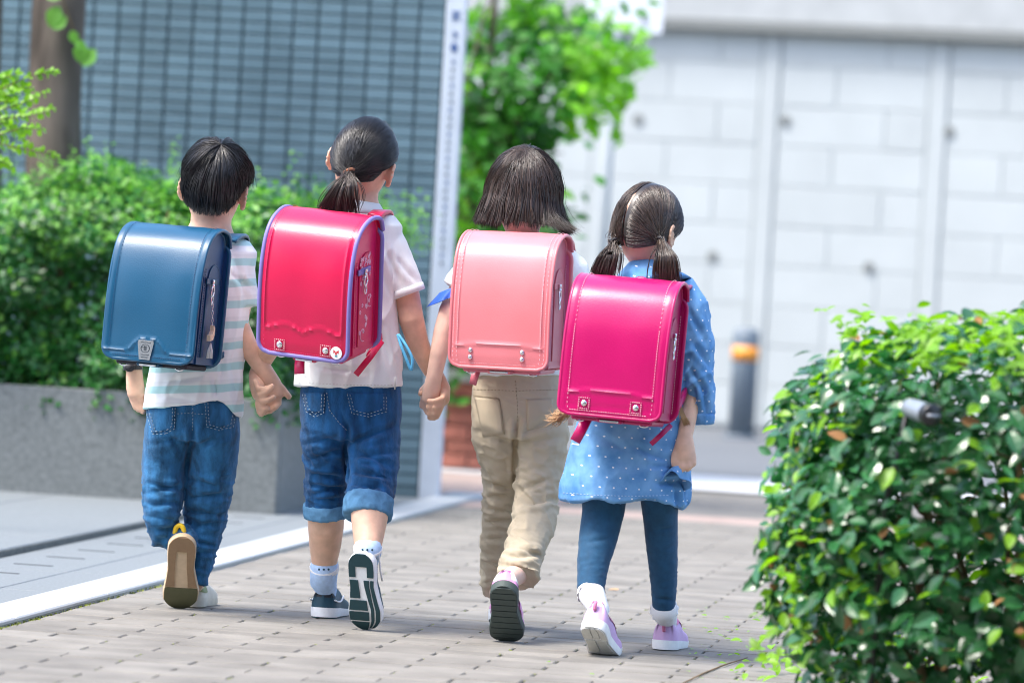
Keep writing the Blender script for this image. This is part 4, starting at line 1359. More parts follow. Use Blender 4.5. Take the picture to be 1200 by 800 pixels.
    pk = [(.131, .004), (.131, h * .74), (.150, h * .76), (.174, h * .66), (.181, h * .45), (.183, .02), (.178, .004)]
    put('front_pocket', prism(pk, -bw + .004, bw - .004), st['side'], g, smooth='auto')
    # back plate with rounded corners and stitched rim
    pts = []
    for cx, cz, a0 in ((w / 2 - .03, .03, -math.pi / 2), (w / 2 - .03, h - .062, 0), (-w / 2 + .03, h - .062, math.pi / 2), (-w / 2 + .03, .03, math.pi)):
        for k in range(7): a = a0 + k * math.pi / 12; pts.append((cx + .03 * math.cos(a), cz + .03 * math.sin(a)))
    b = MB(); n = len(pts)
    b.add([(x, .004, z) for x, z in pts] + [(x, -.008, z) for x, z in pts], [tuple(range(n)), tuple(range(n, 2 * n))[::-1]] + [(i, (i + 1) % n, n + (i + 1) % n, n + i) for i in range(n)])
    bp = put('back_panel', b, st['pad'], g, smooth='auto')
    sub('rim', MB().tube([np.array([x, -.004, z]) for x, z in pts + pts[:1]], .0058, 8), st['pipe'], bp)
    # heri: raised rim of the side, following the case edge
    for sgn in (-1, 1):
        e = [(o, z) for o, z in case]
        put('side_rim', MB().tube([np.array([sgn * bw, -o, z]) for o, z in e[1:-1]], .0032, 6), st['m'], g)
        if st.get('stitch'):
            b = MB()
            for z in np.arange(.02, h - .075, .0065): b.tube([np.array([sgn * (bw + .0035), -.017, z]), np.array([sgn * (bw + .0035), -.017, z + .0038])], .0008, 4)
            for z in np.arange(.02, h * .7, .0065): b.tube([np.array([sgn * (bw + .001), -.122, z]), np.array([sgn * (bw + .001), -.122, z + .0038])], .0008, 4)
            put('side_stitching', b, st['stitch'], g)
        # shaped side panel, an arch
        ap = [(.024, .02), (.024, h * .60)] + [(.066 - .042 * math.cos(a), h * .60 + .048 * math.sin(a)) for a in np.linspace(0, math.pi, 9)] + [(.108, h * .60), (.108, .02)]
        put('side_panel', prism(ap, sgn * bw, sgn * (bw + .0022)), st['side'], g, smooth='auto')
        put('side_panel_edge', MB().tube([np.array([sgn * (bw + .002), -o, z]) for o, z in ap], .0014, 6), st['m'], g)
        # side belt and swivel hook
        put('side_belt', MB().box((sgn * (bw + .004), -.085, h * .62), (.004, .07, .014), bev=.001), st.get('belt', st['m']), g, smooth=False)
        hk = MB()
        c = np.array([sgn * (bw + .009), -.085, h * .585])
        hk.box(c + [0, 0, .012], (.006, .012, .010), bev=.001); hk.tube([c + np.array([0, .0085 * math.cos(a), -.012 + .013 * math.sin(a)]) for a in np.linspace(0, 6.283, 15)], .0022, 6)
        hk.ball(c + [0, 0, .002], (.004, .006, .006), 10, 6)
        hk.tube([c + np.array([0, .006 * math.cos(a), -.034 + .011 * math.sin(a)]) for a in np.linspace(0, 6.283, 13)], .0018, 6)
        put('swivel_hook', hk, M['steel'], g)
    # bottom fittings
    put('base_plate', MB().box((0, -.09, -.006), (w - .05, .14, .014), bev=.004), st.get('base', st['side']), g, smooth=False)
    put('lock_tongue', MB().box((0, -.165, -.009), (.062, .030, .010), bev=.003), st['m'], g, smooth=False)
    put('lock_slot', MB().box((0, -.1815, -.010), (.045, .004, .005), bev=.001), M['steel'], g, smooth=False)
    for sgn in (-1, 1):
        rg = MB(); c = np.array([sgn * (w / 2 - .045), -.150, -.016])
        rg.tube([c + np.array([.010 * math.cos(a), -.004, .004 + .004 * math.sin(a)]) for a in np.linspace(0, 6.283, 13)], .0024, 6)
        put('base_ring', rg, M['steel'], g)
    # handle on top
    if st.get('handle'):
      hp = crv([(-.03, .008, h - .045), (-.024, .024, h - .012), (0, .030, h + .004), (.024, .024, h - .012), (.03, .008, h - .045)], 17)
      put('handle', MB().tube([np.array(q) for q in hp], .0065, 8), st.get('strap', st['m']), g)
    return g, MW, bw

def ribbon(pts, nrmls, hw, th):
    """flat strap: centre line pts with face normals"""
    pts = np.array(pts, float); N_ = np.array(nrmls, float)
    T = np.gradient(pts, axis=0); T /= np.linalg.norm(T, axis=1, keepdims=True)
    N_ = N_ - (N_ * T).sum(1, keepdims=True) * T; N_ /= np.linalg.norm(N_, axis=1, keepdims=True)
    S_ = np.cross(T, N_)
    hw = np.interp(np.linspace(0, 1, len(pts)), np.linspace(0, 1, len(hw)), hw)[:, None] if np.ndim(hw) else hw
    P = np.stack([pts + S_ * hw * k for k in (-1, -.85, 0, .85, 1)], 1)
    NN = np.repeat(N_[:, None], 5, 1)
    P[:, 1:4] += NN[:, 1:4] * th * .25
    return MB().slab(P + NN * th / 2, NN, th)

def strap(g, MW, pts_w, nr, hw, m, name='shoulder_strap', th=.008):
    """strap given by world points; stored in the bag's frame"""
    inv = np.array(MW.inverted())
    P = crv(pts_w, 30); P = P @ inv[:3, :3].T + inv[:3, 3]
    Nw = crv(nr, 30) @ inv[:3, :3].T
    return put(name, ribbon(P, Nw, hw, th), m, g)
# ------------------------------------------------------------------ the four children
M['emblem'] = mat('emblem_dark', (.05, .06, .07), .4, .5)
def leather(name, c, rough=.34):
    return mat(name, c, rough, .32, var=.07, scale=7, bump=.22, bscale=330, coat=.3, coat_rough=.3)
M['bag_blue'] = leather('leather_navy', (.005, .072, .150)); M['bag_blue_side'] = leather('leather_navy_side', (.007, .048, .145), .42)
M['bag_red'] = leather('leather_crimson', (.58, .003, .060), .28); M['bag_red_side'] = leather('leather_crimson_side', (.58, .008, .10), .38)
M['bag_pink'] = leather('leather_coral_pink', (.70, .20, .22)); M['bag_pink_side'] = leather('leather_coral_side', (.58, .145, .19), .42)
M['bag_mag'] = leather('leather_magenta', (.46, .002, .105), .28); M['bag_mag_side'] = leather('leather_magenta_side', (.42, .003, .10), .38)
M['pipe_violet'] = mat('piping_violet', (.20, .165, .44), .45)
M['pad_black'] = mat('pad_dark', (.02, .02, .03), .7); M['pad_pink'] = mat('pad_pink', (.62, .15, .26), .6)
M['stitch_pink'] = mat('stitch_pale_pink', (.80, .50, .55), .7); M['stitch_navy'] = mat('stitch_navy', (.015, .045, .12), .7)
M['print_pale'] = mat('print_pale_pink', (.82, .50, .62), .6); M['sticker_white'] = mat('sticker_white', (.8, .8, .8), .4); M['sticker_red'] = mat('sticker_red', (.6, .02, .03), .4); M['sticker_teal'] = mat('sticker_teal', (.02, .25, .3), .4)

def straps(g, MW, K, sx, sy, ax, ay, bx, by, m, hw=(.017, .018, .019, .019, .018, .012, .0075, .0075), sgn=1):
    """one shoulder strap: over the shoulder (sx, sy), down the chest, under the arm (ax, ay), back to the bag foot (bx, by)"""
    P = [K.p(sx - 14 * sgn, sy - 2, -.095), K.p(sx - 7 * sgn, sy - 7, -.055), K.p(sx, sy - 5, 0), K.p(sx + 2 * sgn, sy + 18, .082), K.p(sx, sy + 60, .105), K.p(ax, ay, .06), K.p((ax + bx) / 2 + 3 * sgn, (ay + by) / 2, -.05), K.p(bx, by, -.11)]
    s = np.array([sgn * 1.0, 0, 0])
    N_ = [(0, -.6, .8), (0, -.2, 1), (0, .3, 1), (0, 1, .3), (0, 1, 0), s + [0, .3, 0], s + [0, -.5, 0], (0, -1, 0)]
    return strap(g, MW, P, [np.array(n, float) for n in N_], hw, m)

def hand_relaxed(mb, K, wx, wy, d, dirx=0.0, r=3.2):
    pass

def body_legs(mb, K, legs, ank, thin=8):
    for rings, a in zip(legs, ank):
        R_ = [K.r(x, y, d, max(hw - thin, 8), max(hd - thin, 8)) for x, y, d, hw, hd in rings]
        R_ += [(a[0], .024, .026), (a[1], .022, .026)]
        mb.loft(R_, 18)
        mb.loft([(a[1], .022, .018), ((a[1] + a[2]) / 2, .022, .016), (a[2], .022, .013)], 12)

def hem_flare(me, ylo, yhi, amp):
    """roll the edge of the hem outwards a touch"""
    P = co(me); N_ = nrm(me); q = proj(P)
    w = np.exp(-((q[:, 1] - yhi) / 5.0) ** 2)
    setco(me, P + N_ * (amp * w)[:, None])

DY = math.radians(15)

# ================= boy with the navy bag
K = Kid(12.0)
root = thing('person', K.p(226, 700, 0) * [1, 1, 0], 'boy in striped shirt and blue jeans with a navy school bag, holding hands', 'person', 'children walking away in a row')
boy = root
shL, ankL, TL = make_shoe(root, (210, 713), math.radians(-4), math.radians(70), math.radians(8), .208, .045,
    dict(upper='up_olive', sole='rub_tan', sole_h=.024, mirror=1, tread=[
        (.015, .20, -1, 1, 'rub_brown'), (.20, .655, -1, lambda u: -.38 - .10 * math.sin((u - .2) * 6), 'rub_brown'), (.20, .655, lambda u: .38 + .10 * math.sin((u - .2) * 6), 1, 'rub_brown'), (.675, .985, -1, 1, 'rub_olive')],
        over=[(.02, .22, .35, math.pi - .35, 'rub_brown', 1.05, 'heel_counter'), (.66, .98, .1, math.pi - .1, 'rub_cream', 1.04, 'toe_cap')]), 'brown soled sneaker with its heel raised')
shR, ankR, TR = make_shoe(root, (224, 712), math.radians(6), math.radians(1), 0, .205, .038, dict(heel=1, upper='rub_cream', sole='rub_cream', sole_h=.024, over=[(.02, .4, .3, math.pi - .3, 'up_olive', 1.04, 'heel_counter')], tread=[]))
a_ = TL(np.array([[.002, -.198, .030], [.001, -.214, .034], [-.008, -.222, .037], [-.018, -.214, .036], [-.019, -.196, .032]]))
sub('pull_loop', MB().tube([q for q in crv(list(a_), 14)], .0065, 8), M['yellow'], shL)
legL = [(199, 488, .0, 27, 36), (198, 505, .0, 29, 36), (193, 540, .02, 27, 32), (191, 575, .01, 24.5, 27), (190, 605, -.0, 22, 24), (193, 626, .02, 20, 21), (196, 642, .045, 18, 18)]
legR = [(253, 488, .0, 27, 36), (252, 505, .0, 30, 36), (250, 545, .03, 28, 33), (243, 580, .05, 28, 29), (240, 612, .06, 25, 26), (236, 640, .06, 19.5, 22), (232, 668, .05, 15.5, 19), (230, 684, .05, 13.5, 17)]
mb = MB()
hc = K.p(252.5, 218, .01); hR = rot(math.radians(11), math.radians(2), math.radians(6))
add_head(mb, hc, hR, 1.0)
mb.loft(K.rs([(249, 240, .0, 24, 24), (247, 262, .0, 24, 23), (246, 276, .0, 30, 25), (245, 290, .0, 48, 30), (242, 330, 0, 48, 34), (235, 400, 0, 46, 32), (228, 450, 0, 44, 28), (226, 480, 0, 40, 24)]), 24)
mb.loft(K.rs([(268, 292, 0, 17, 17), (281, 330, 0, 15.5, 16), (281, 356, -.005, 14.5, 15), (277, 378, -.01, 14, 14.5), (289, 404, -.005, 12.5, 13), (300, 420, .0, 11, 11), (310, 435, .0, 10.5, 9), (317, 450, .0, 13, 8), (321, 464, .0, 12, 7)]), 16)
mb.loft(K.rs([(212, 290, 0, 17, 17), (190, 330, 0, 15.5, 16), (172, 375, 0, 14, 15), (160, 405, 0, 11.5, 12), (157, 432, 0, 9.8, 9), (158, 448, 0, 10.5, 7), (160, 462, .0, 11, 6.5)]), 16)
for pts in ([(153, 458, 0), (155, 468, .004), (159, 478, .004)], [(157, 462, 0), (159, 472, .004), (163, 481, .003)], [(161, 463, .0), (164, 474, .004), (168, 483, .002)], [(165, 462, .004), (168, 472, .008), (170, 480, .008)]):
    finger(mb, K, pts, 3.3)
finger(mb, K, [(152, 444, .01), (151, 455, .02), (154, 464, .022)], 3.4)
# hand reaching to the next child: thumb to the right, fingers curled under
finger(mb, K, [(322, 446, .0), (331, 455, .0), (339, 465, .0)], 3.6)
for pts in ([(326, 462, .0), (327, 473, .0), (322, 478, -.012)], [(321, 467, 0), (321, 478, .0), (316, 482, -.012)], [(316, 468, 0), (314, 479, .0), (310, 484, -.010)], [(311, 466, 0), (309, 477, .0), (306, 481, -.008)]):
    finger(mb, K, pts, 3.3)
body_legs(mb, K, [legL[:-1], legR], [ankL, ankR])
put('body', remesh(mb, .0038, 2), M['skin'], root)
add_face(root, hc, hR)
# jeans
mb = MB()
mb.loft(K.rs([(227, 438, 0, 50, 37, 2.3), (226.5, 462, 0, 53, 39, 2.3), (226, 485, 0, 55, 41, 2.3), (225, 506, 0, 53, 40, 2.2), (224, 516, 0, 44, 36)]), 28, dome=False)
mb.loft(K.rs(legL[:-1]) + [(ankL[0] + [0, -.0, .012], .042, .044), (ankL[0] * .45 + ankL[1] * .55, .042, .043)], 22, dome=False); mb.loft(K.rs(legR), 22, dome=False)
jm = remesh(mb, .0042, 5)
crumple(jm, .0045, (26, 26, 62), lambda q: np.clip((q[:, 1] - 535) / 40, .25, 1), shear=14)
crease(jm, [(226, 498, 226, 520, 3, 10), (224, 516, 216, 560, 3, 6), (176, 520, 222, 512, 3, 3), (230, 522, 272, 510, 3, 3), (170, 566, 212, 574, 3.2, 6), (172, 578, 214, 568, 3, 5), (172, 592, 212, 588, 3, 5), (175, 604, 210, 612, 3, 5), (180, 622, 208, 618, 3, 4), (216, 560, 262, 572, 3.2, 4), (218, 584, 268, 578, 3.2, 6), (216, 598, 262, 604, 3, 5), (218, 618, 258, 612, 3, 5), (220, 632, 256, 640, 2.6, 5), (220, 650, 250, 646, 2.4, 4), (218, 664, 246, 668, 2.4, 4), (218, 678, 243, 674, 2.2, 3), (190, 500, 214, 530, 3, 3), (262, 500, 232, 530, 3, 3)])
hem_flare(jm, 0, 686, .0025)
jeans = put('jeans', jm, M['denim'], root)
cast = raycaster(jm)
for quad in (((173, 478), (206, 474), (205, 502), (180, 508)), ((240, 470), (276, 474), (272, 500), (242, 500))):
    f_ = lambda q, s, t: q + np.array([0, 6 * (1 - abs(2 * s - 1)) * (t > .99)])
    patch('back_pocket', cast, quad, M['denim'], jeans, .0022, 12)
    for ins in (0, 3):
        a, b_, c, d = quad
        seam('stitching', cast, [(a[0] + ins, a[1] + 2), (d[0] + ins, d[1] - ins), ((c[0] + d[0]) / 2, (c[1] + d[1]) / 2 + 4 - ins), (c[0] - ins, c[1] - ins), (b_[0] - ins, b_[1] + 2)], M['stitch_gold'], jeans, .0009, 1, .0042)
seam('stitching', cast, [(226, 466), (226, 490), (225, 506)], M['stitch_gold'], jeans, .0009, 1, .001)
seam('stitching', cast, [(172, 486), (222, 484), (278, 488)], M['stitch_gold'], jeans, .0008, 1, .001)
# shirt
mb = MB()
mb.loft(K.rs([(248, 271, 0, 30, 26), (247, 279, 0, 46, 32), (246, 292, 0, 56, 38, 2.4), (244, 325, 0, 53, 41, 2.4), (239, 380, 0, 52, 41, 2.3), (231, 430, 0, 55, 42, 2.3), (227, 462, 0, 58, 44, 2.3), (226, 482, 0, 59, 45, 2.3)]), 30, dome=False)
mb.loft(K.rs([(262, 288, 0, 24, 26), (279, 312, 0, 21, 25), (283, 340, 0, 19.5, 24), (284, 359, 0, 18.5, 23)]), 22, dome=False)
mb.loft(K.rs([(222, 288, 0, 24, 26), (196, 318, 0, 21, 25), (184, 352, 0, 19, 24)]), 22, dome=False)
sm = remesh(mb, .0042, 4)
crumple(sm, .004, (24, 24, 13), lambda q: np.clip((q[:, 1] - 280) / 60, .2, 1), shear=-14)
P = co(sm); q = proj(P); lift = np.clip((q[:, 1] - 440) / 45, 0, 1)
up = np.interp(q[:, 0], [165, 185, 240, 254, 262, 276, 290], [0, 2, 12, 16, 12, -2, -5]) * lift
setco(sm, P + uc * (up / FPX * 12)[:, None])
crease(sm, [(252, 440, 254, 465, 3, 7), (262, 405, 258, 460, 3, 4), (275, 300, 288, 350, 3, 4), (270, 320, 296, 340, 3, 3), (190, 448, 240, 440, 3, 3), (176, 462, 230, 470, 3, 3), (270, 420, 280, 470, 3, 3)])
shirt = put('shirt', sm, M['stripe'], root)
# watch
wr = K.p(155.5, 430, 0)
wt = put('wristwatch', MB().loft([(K.p(155.5, 427.5, 0), .0245, .0225), (K.p(155.8, 433.5, 0), .0245, .0222)], 20, dome=False), M['black'], root)
sub('watch_case', MB().loft([(K.p(152, 430.5, -.022), .013, .011), (K.p(152, 430.5, -.028), .012, .010)], 16, side=rc, dome=False), M['band_dark'], wt)
# hair: cropped, whorl at the crown
hl = lambda az: np.interp(np.abs(az), [0, .5, .95, 1.25, 1.6, 2.0, 2.5, math.pi], [-.74, -.70, -.50, .02, .14, .16, .28, .34])
cap_obj('hair', hl, .011, hc, hR, M['hair_black'], root)
n = 5000; az = rng.uniform(-math.pi, math.pi, n)
crown = dirs(np.full(n, .25), np.full(n, 1.02))
st_ = slerp(crown, dirs(az, hl(az)), rng.random((n, 1)) ** 1.3 * .62)[:, 0]
end = dirs(az + .10 - .035 * np.sin(az * 21) - .02 * np.sin(az * 47 + 1), hl(az) - rng.uniform(-.10, .12, n))
t = np.linspace(0, 1, 8)[None].repeat(n, 0)
Dr = slerp(st_, end, t); Dr /= np.linalg.norm(Dr, axis=2, keepdims=True)
clump = vnoise(np.stack([az * 7, np.zeros(n), np.zeros(n)], 1)) * .005 + vnoise(np.stack([az * 19, np.zeros(n), np.zeros(n) + 2], 1)) * .003
off = (.013 + rng.uniform(0, .009, n) + clump)[:, None] * (1 - .62 * t ** 3) * (.72 + .28 * np.sin(np.pi * np.clip(t * .8 + .2, 0, 1)))
P = on_head(Dr, off, hc, hR)
P[:, 1:] += np.cumsum(rng.normal(0, .0006, (n, 7, 3)), 1)
strands_obj('hair_strands', P, rng.uniform(.0006, .0013, n), M['hair_black'], root, .25, fly=.05)

w_ = .237
g, MW, bw = school_bag('glossy navy blue hard school bag with a metal lock plate on the boy', W(204.8, 425.2, 11.88), math.radians(17.3), math.radians(1.6), math.radians(1.8), w_, .336,
    dict(m=M['bag_blue'], side=M['bag_blue_side'], pipe=M['bag_blue'], pad=M['bag_blue_side'], base=M['pad_black'], pipe_r=.0048, corner=.03, border=(.0135, .0035), stitch=M['stitch_navy'], stitch_at=(.017,),
         emboss=[([(-.115, .021), (-.062, .021), (-.046, .026), (-.036, .040), (-.022, .052), (0, .056), (.022, .052), (.036, .040), (.046, .026), (.062, .021), (.115, .021)], .0028, .0032)], plate=-.004))
straps(g, MW, K, 283, 284, 280, 400, 246, 424, M['bag_blue']); straps(g, MW, K, 212, 282, 186, 400, 200, 420, M['bag_blue'], sgn=-1)
# chain, wooden charm and tassel on the side hook
cx = bw + .012
b = MB()
for k in range(7):
    c = np.array([cx, -.085 + .002 * k, .150 - .009 * k]); b.tube([c + np.array([0 if k % 2 else .0025 * math.sin(a), .0025 * math.cos(a) if k % 2 else 0, .0055 * math.cos(a) if not k % 2 else .0055 * math.sin(a)]) for a in np.linspace(0, 6.283, 9)], .0009, 5)
put('charm_chain', b, M['steel'], g)
b = MB(); pr = [(-.012, 0), (.006, .004), (.014, .016), (.013, .034), (.002, .040), (.004, .026), (-.004, .016), (-.014, .014)]
b.add([(cx - .002, -.085 + o, .062 + z) for o, z in pr] + [(cx + .008, -.085 + o, .062 + z) for o, z in pr], [tuple(range(8)), tuple(range(8, 16))[::-1]] + [(i, (i + 1) % 8, 8 + (i + 1) % 8, 8 + i) for i in range(8)])
put('wooden_charm', b, M['wood'], g, smooth='auto')
b = MB()
for k in range(14):
    a = random.random() * 6.28; b.tube([np.array([cx + .003, -.080, .058]), np.array([cx + .003 + .005 * math.cos(a), -.080 + .007 * math.sin(a), .040]), np.array([cx + .003 + .006 * math.cos(a), -.080 + .009 * math.sin(a), .020])], .0013, 5)
put('tassel', b, M['white_cotton'], g)

# ================= girl with the crimson bag
K = Kid(11.83)
root = thing('person', K.p(405, 720, 0) * [1, 1, 0], 'ponytailed girl in white polo shirt and rolled jeans with a crimson school bag', 'person', 'children walking away in a row')
sw = [(.30, .5, .30, .42)]
tt_ = [(.015, .17, -1, 1, 'rub_teal'), (.17, .30, -1, -.48, 'rub_teal'), (.17, .30, .48, 1, 'rub_teal'), (.34, .56, -.98, lambda u: -.30 + .4 * (u - .34), 'rub_teal'), (.34, .95, lambda u: .18 + .25 * min(1, (u - .34) * 3), lambda u: .62, 'rub_teal'), (.34, .95, .74, 1.0, 'rub_teal'),
       (.59, .71, -.98, .22, 'rub_teal'), (.735, .845, -.98, .28, 'rub_teal'), (.87, .985, -.98, .30, 'rub_teal')]
shR, ankR, TR = make_shoe(root, (430, 738), DY, math.radians(70), math.radians(6), .212, .0425, dict(upper='up_teal', sole='rub_white', sole_h=.026, tread=tt_, over=[]), 'dark teal running shoe with its heel raised showing a patterned sole')
shL, ankL, TL = make_shoe(root, (377, 724), math.radians(9), math.radians(1), 0, .212, .043, dict(heel=1, upper='up_teal', sole='rub_white', sole_h=.024, collar=.072, mirror=-1, tread=[(.02, .98, -1, 1, 'rub_teal')], over=[(.0, .10, .45, math.pi - .45, 'band_dark', 1.03, 'heel_counter')]), 'dark teal running shoe flat on the pavers')
for T_, s_, e in ((TL, shL, -1), (TL, shL, 1), (TR, shR, 1)):
    q = T_(np.array([[e * .031, -.205, .044], [e * .035, -.185, .040], [e * .0365, -.15, .040], [e * .036, -.12, .052]])); sub('side_stripe', MB().tube(list(crv(list(q), 10)), .0022, 6), M['rub_white'], s_)
calfL = [(382, 592, .09, 21, 22), (382, 615, .11, 21.5, 23), (381, 638, .14, 19, 20), (380, 660, .16, 15, 16), (379, 682, .17, 13.5, 15)]
calfR = [(432, 588, -.09, 21, 22), (433, 606, -.12, 22, 23), (432, 626, -.15, 18.5, 20), (431, 645, -.19, 15, 16)]
thL = [(383, 490, .01, 28, 37), (382, 508, .02, 31, 38), (384, 535, .05, 29, 35), (384, 560, .07, 27, 31)]
thR = [(438, 490, .0, 29, 37), (437, 508, 0, 33, 38), (437, 540, -.02, 31, 36), (435, 565, -.05, 29, 32)]
mb = MB()
hc = K.p(427, 187, .0); hR = rot(math.radians(17), math.radians(0), math.radians(13))
add_head(mb, hc, hR, .99)
mb.loft(K.rs([(424, 210, .005, 21, 22), (423, 232, .0, 20, 20), (421, 246, .0, 27, 23), (420, 258, .0, 44, 29), (418, 300, 0, 46, 34), (412, 380, 0, 46, 33), (409, 440, 0, 48, 29), (410, 478, 0, 42, 25)]), 24)
mb.loft(K.rs([(450, 272, 0, 18, 18), (464, 308, 0, 17, 18), (475, 340, 0, 16, 17), (482, 374, -.005, 15, 16), (490, 402, .01, 13, 13), (502, 428, .025, 10.5, 11), (512, 443, .028, 10, 8), (519, 456, .022, 9.5, 9), (519, 468, .012, 8.5, 9)]), 16)
for pts in ([(522, 458, .01), (518, 467, -.020), (509, 470, -.030), (502, 470, -.028)], [(521, 465, .01), (516, 475, -.018), (507, 478, -.028), (501, 477, -.024)], [(519, 471, .01), (514, 482, -.014), (507, 485, -.022), (502, 484, -.018)], [(517, 476, .01), (512, 488, -.006), (507, 490, -.012), (503, 489, -.010)]):
    finger(mb, K, pts, 3.3)
finger(mb, K, [(514, 450, .03), (505, 453, .034), (496, 457, .022), (493, 461, .01)], 3.4)
mb.loft(K.rs([(384, 272, 0, 18, 18), (362, 310, .02, 17, 18), (345, 350, .05, 15.5, 16), (330, 382, .09, 14, 14), (318, 405, .14, 12.5, 12.5), (307, 424, .185, 11, 10), (302, 440, .18, 11, 8), (302, 452, .165, 10, 9), (304, 462, .15, 9, 9)]), 16)
dz = .17 - .032
for pts in ([(299, 446, dz), (302, 455, dz - .012), (309, 456, dz - .018), (314, 454, dz - .016)], [(301, 454, dz), (305, 463, dz - .014), (313, 459, dz - .024), (319, 452, dz - .020)], [(303, 462, dz), (307, 470, dz - .014), (314, 469, dz - .024), (321, 465, dz - .02)], [(303, 468, dz), (306, 478, dz - .01), (311, 480, dz - .016), (314, 478, dz - .014)], [(302, 472, dz), (304, 483, dz - .006), (307, 486, dz - .010)]):
    finger(mb, K, pts, 3.4)
for rings, th, a in ((calfL, thL, ankL), (calfR, thR, ankR)):
    mb.loft([K.r(x, y, d, hw - 9, hd - 12) for x, y, d, hw, hd in th] + K.rs(rings) + [(a[0], .026, .028), (a[1], .022, .026)], 20)
    mb.loft([(a[1], .022, .018), (a[2], .022, .013)], 12)
put('body', remesh(mb, .0038, 2), M['skin'], root)
add_face(root, hc, hR)
for rings, a, m_ in ((calfL, ankL, 0), (calfR, ankR, 1)):
    top = rings[-2] if not m_ else rings[-1]
    c1 = K.r(*top); 
    ce = K.p(top[0], top[1] + (4 if not m_ else -3), top[2])
    sk = put('sock', MB().loft([(ce, c1[1] * 1.12, c1[2] * 1.12), (K.p(*rings[-1][:3]) if not m_ else ce * .55 + a[0] * .45, .0335, .037), (a[0], .027, .032), (a[1], .022, .03)], 20), M['sock_blue'], root)
    sub('cuff_band', MB().loft([(ce + (ce - a[0]) * .06, c1[1] * 1.15, c1[2] * 1.15), (ce * .86 + a[0] * .14, c1[1] * 1.14, c1[2] * 1.14)], 20, dome=False), M['sock_white'], sk)
    for k in range(3):
        cc = ce * .93 + a[0] * .07 + rc * (k - 1) * .012 - f0 * (c1[2] * 1.15 - .002 * abs(k - 1))
        sub('dot', MB().ball(cc, .0028, 8, 6), M['up_teal'], sk)
mb = MB()
mb.loft(K.rs([(411, 440, 0, 57, 40, 2.3), (411, 462, 0, 60, 42, 2.3), (411, 485, 0, 60, 43, 2.3), (410, 506, 0, 57, 41, 2.2), (409, 516, 0, 47, 37)]), 28, dome=False)
mb.loft(K.rs(thL + [(383, 582, .09, 26, 29), (382, 601, .095, 24.5, 28)]), 24, dome=False)
mb.loft(K.rs(thR + [(433, 582, -.08, 28, 30), (431, 600, -.10, 26, 28)]), 24, dome=False)
jm = remesh(mb, .0042, 5)
crumple(jm, .005, (24, 24, 50), lambda q: np.clip((q[:, 1] - 500) / 40, .2, 1), shear=18)
crease(jm, [(407, 496, 407, 520, 3, 11), (404, 516, 408, 570, 3, 8), (412, 518, 462, 500, 3.4, 6), (412, 524, 455, 545, 3.2, 6), (410, 535, 462, 530, 3, 5), (414, 552, 462, 560, 3, 7), (408, 566, 455, 572, 3, 6), (412, 578, 450, 566, 3, 4), (356, 520, 400, 512, 3, 4), (360, 540, 402, 526, 3, 5), (360, 556, 402, 560, 3, 7), (362, 568, 404, 574, 2.8, 6), (364, 580, 404, 570, 2.8, 6), (362, 586, 400, 584, 2.4, 4), (398, 480, 406, 504, 3, 4)])
jeans = put('jeans', jm, M['denim_dark'], root)
for c0, c1, nm in (((382, 588, .092, 26.5, 30), (383, 605, .10, 26, 30), 0), ((433, 582, -.085, 28.5, 31), (430, 606, -.105, 28, 31), 1)):
    a, b_ = K.r(*c0), K.r(*c1)
    m1 = MB(); 
    m1.loft([(a[0], a[1] * .97, a[2] * .97), (a[0] * .9 + b_[0] * .1, a[1] * 1.03, a[2] * 1.03), ((a[0] + b_[0]) / 2, a[1] * 1.05, a[2] * 1.05), (a[0] * .08 + b_[0] * .92, b_[1] * 1.05, b_[2] * 1.05), (b_[0], b_[1] * .98, b_[2] * .98)], 32, side=rc * (1 if not nm else 1) + uc * (.10 if not nm else -.32), dome=False)
    cm = remesh(m1, .004, 3); crumple(cm, .002, (50, 50, 40))
    sub('cuff', cm, M['denim_cuff'], jeans)
cast = raycaster(jm)
for quad in (((407, 460), (452, 461), (452, 482), (412, 484)), ((356, 460), (381, 460), (380, 484), (360, 482))):
    patch('back_pocket', cast, quad, M['denim_dark'], jeans, .0022, 12)
    a, b_, c, d = quad
    for ins in (0, 3): seam('stitching', cast, [(a[0] + ins, a[1] + 2), (d[0] + ins, d[1] - ins), ((c[0] + d[0]) / 2, (c[1] + d[1]) / 2 + 5 - ins), (c[0] - ins, c[1] - ins), (b_[0] - ins, b_[1] + 2)], M['stitch_gold'], jeans, .0009, 1, .0042)
seam('stitching', cast, [(383, 460), (386, 480), (398, 496), (406, 504)], M['stitch_gold'], jeans, .0009, 1, .001)
mb = MB()
mb.loft(K.rs([(421, 244, 0, 30, 26), (420, 251, 0, 43, 31), (420, 264, 0, 52, 37, 2.4), (419, 300, 0, 50, 41, 2.4), (415, 350, 0, 51, 41, 2.3), (411, 400, 0, 58, 43, 2.3), (408, 436, 0, 63.5, 46, 2.3), (408, 453, 0, 65, 47, 2.3)]), 30, dome=False)
mb.loft(K.rs([(440, 266, 0, 24, 26), (456, 292, 0, 23, 27), (468, 322, 0, 22.5, 27), (476, 343, 0, 22, 26)]), 22, dome=False)
mb.loft(K.rs([(398, 264, 0, 24, 26), (372, 296, .02, 22, 27), (354, 335, .04, 21, 26)]), 22, dome=False)
sm = remesh(mb, .0042, 4)
crumple(sm, .0042, (22, 22, 11), lambda q: np.clip((q[:, 1] - 255) / 60, .15, 1), shear=-10)
crease(sm, [(452, 290, 470, 335, 3, 5), (462, 300, 488, 330, 3, 4), (446, 310, 458, 350, 3, 4), (440, 360, 462, 440, 3.4, 5), (455, 380, 470, 445, 3, 4), (370, 430, 430, 436, 3, 3), (356, 440, 362, 452, 3, 3)])
shirt = put('shirt', sm, M['white_cotton'], root)
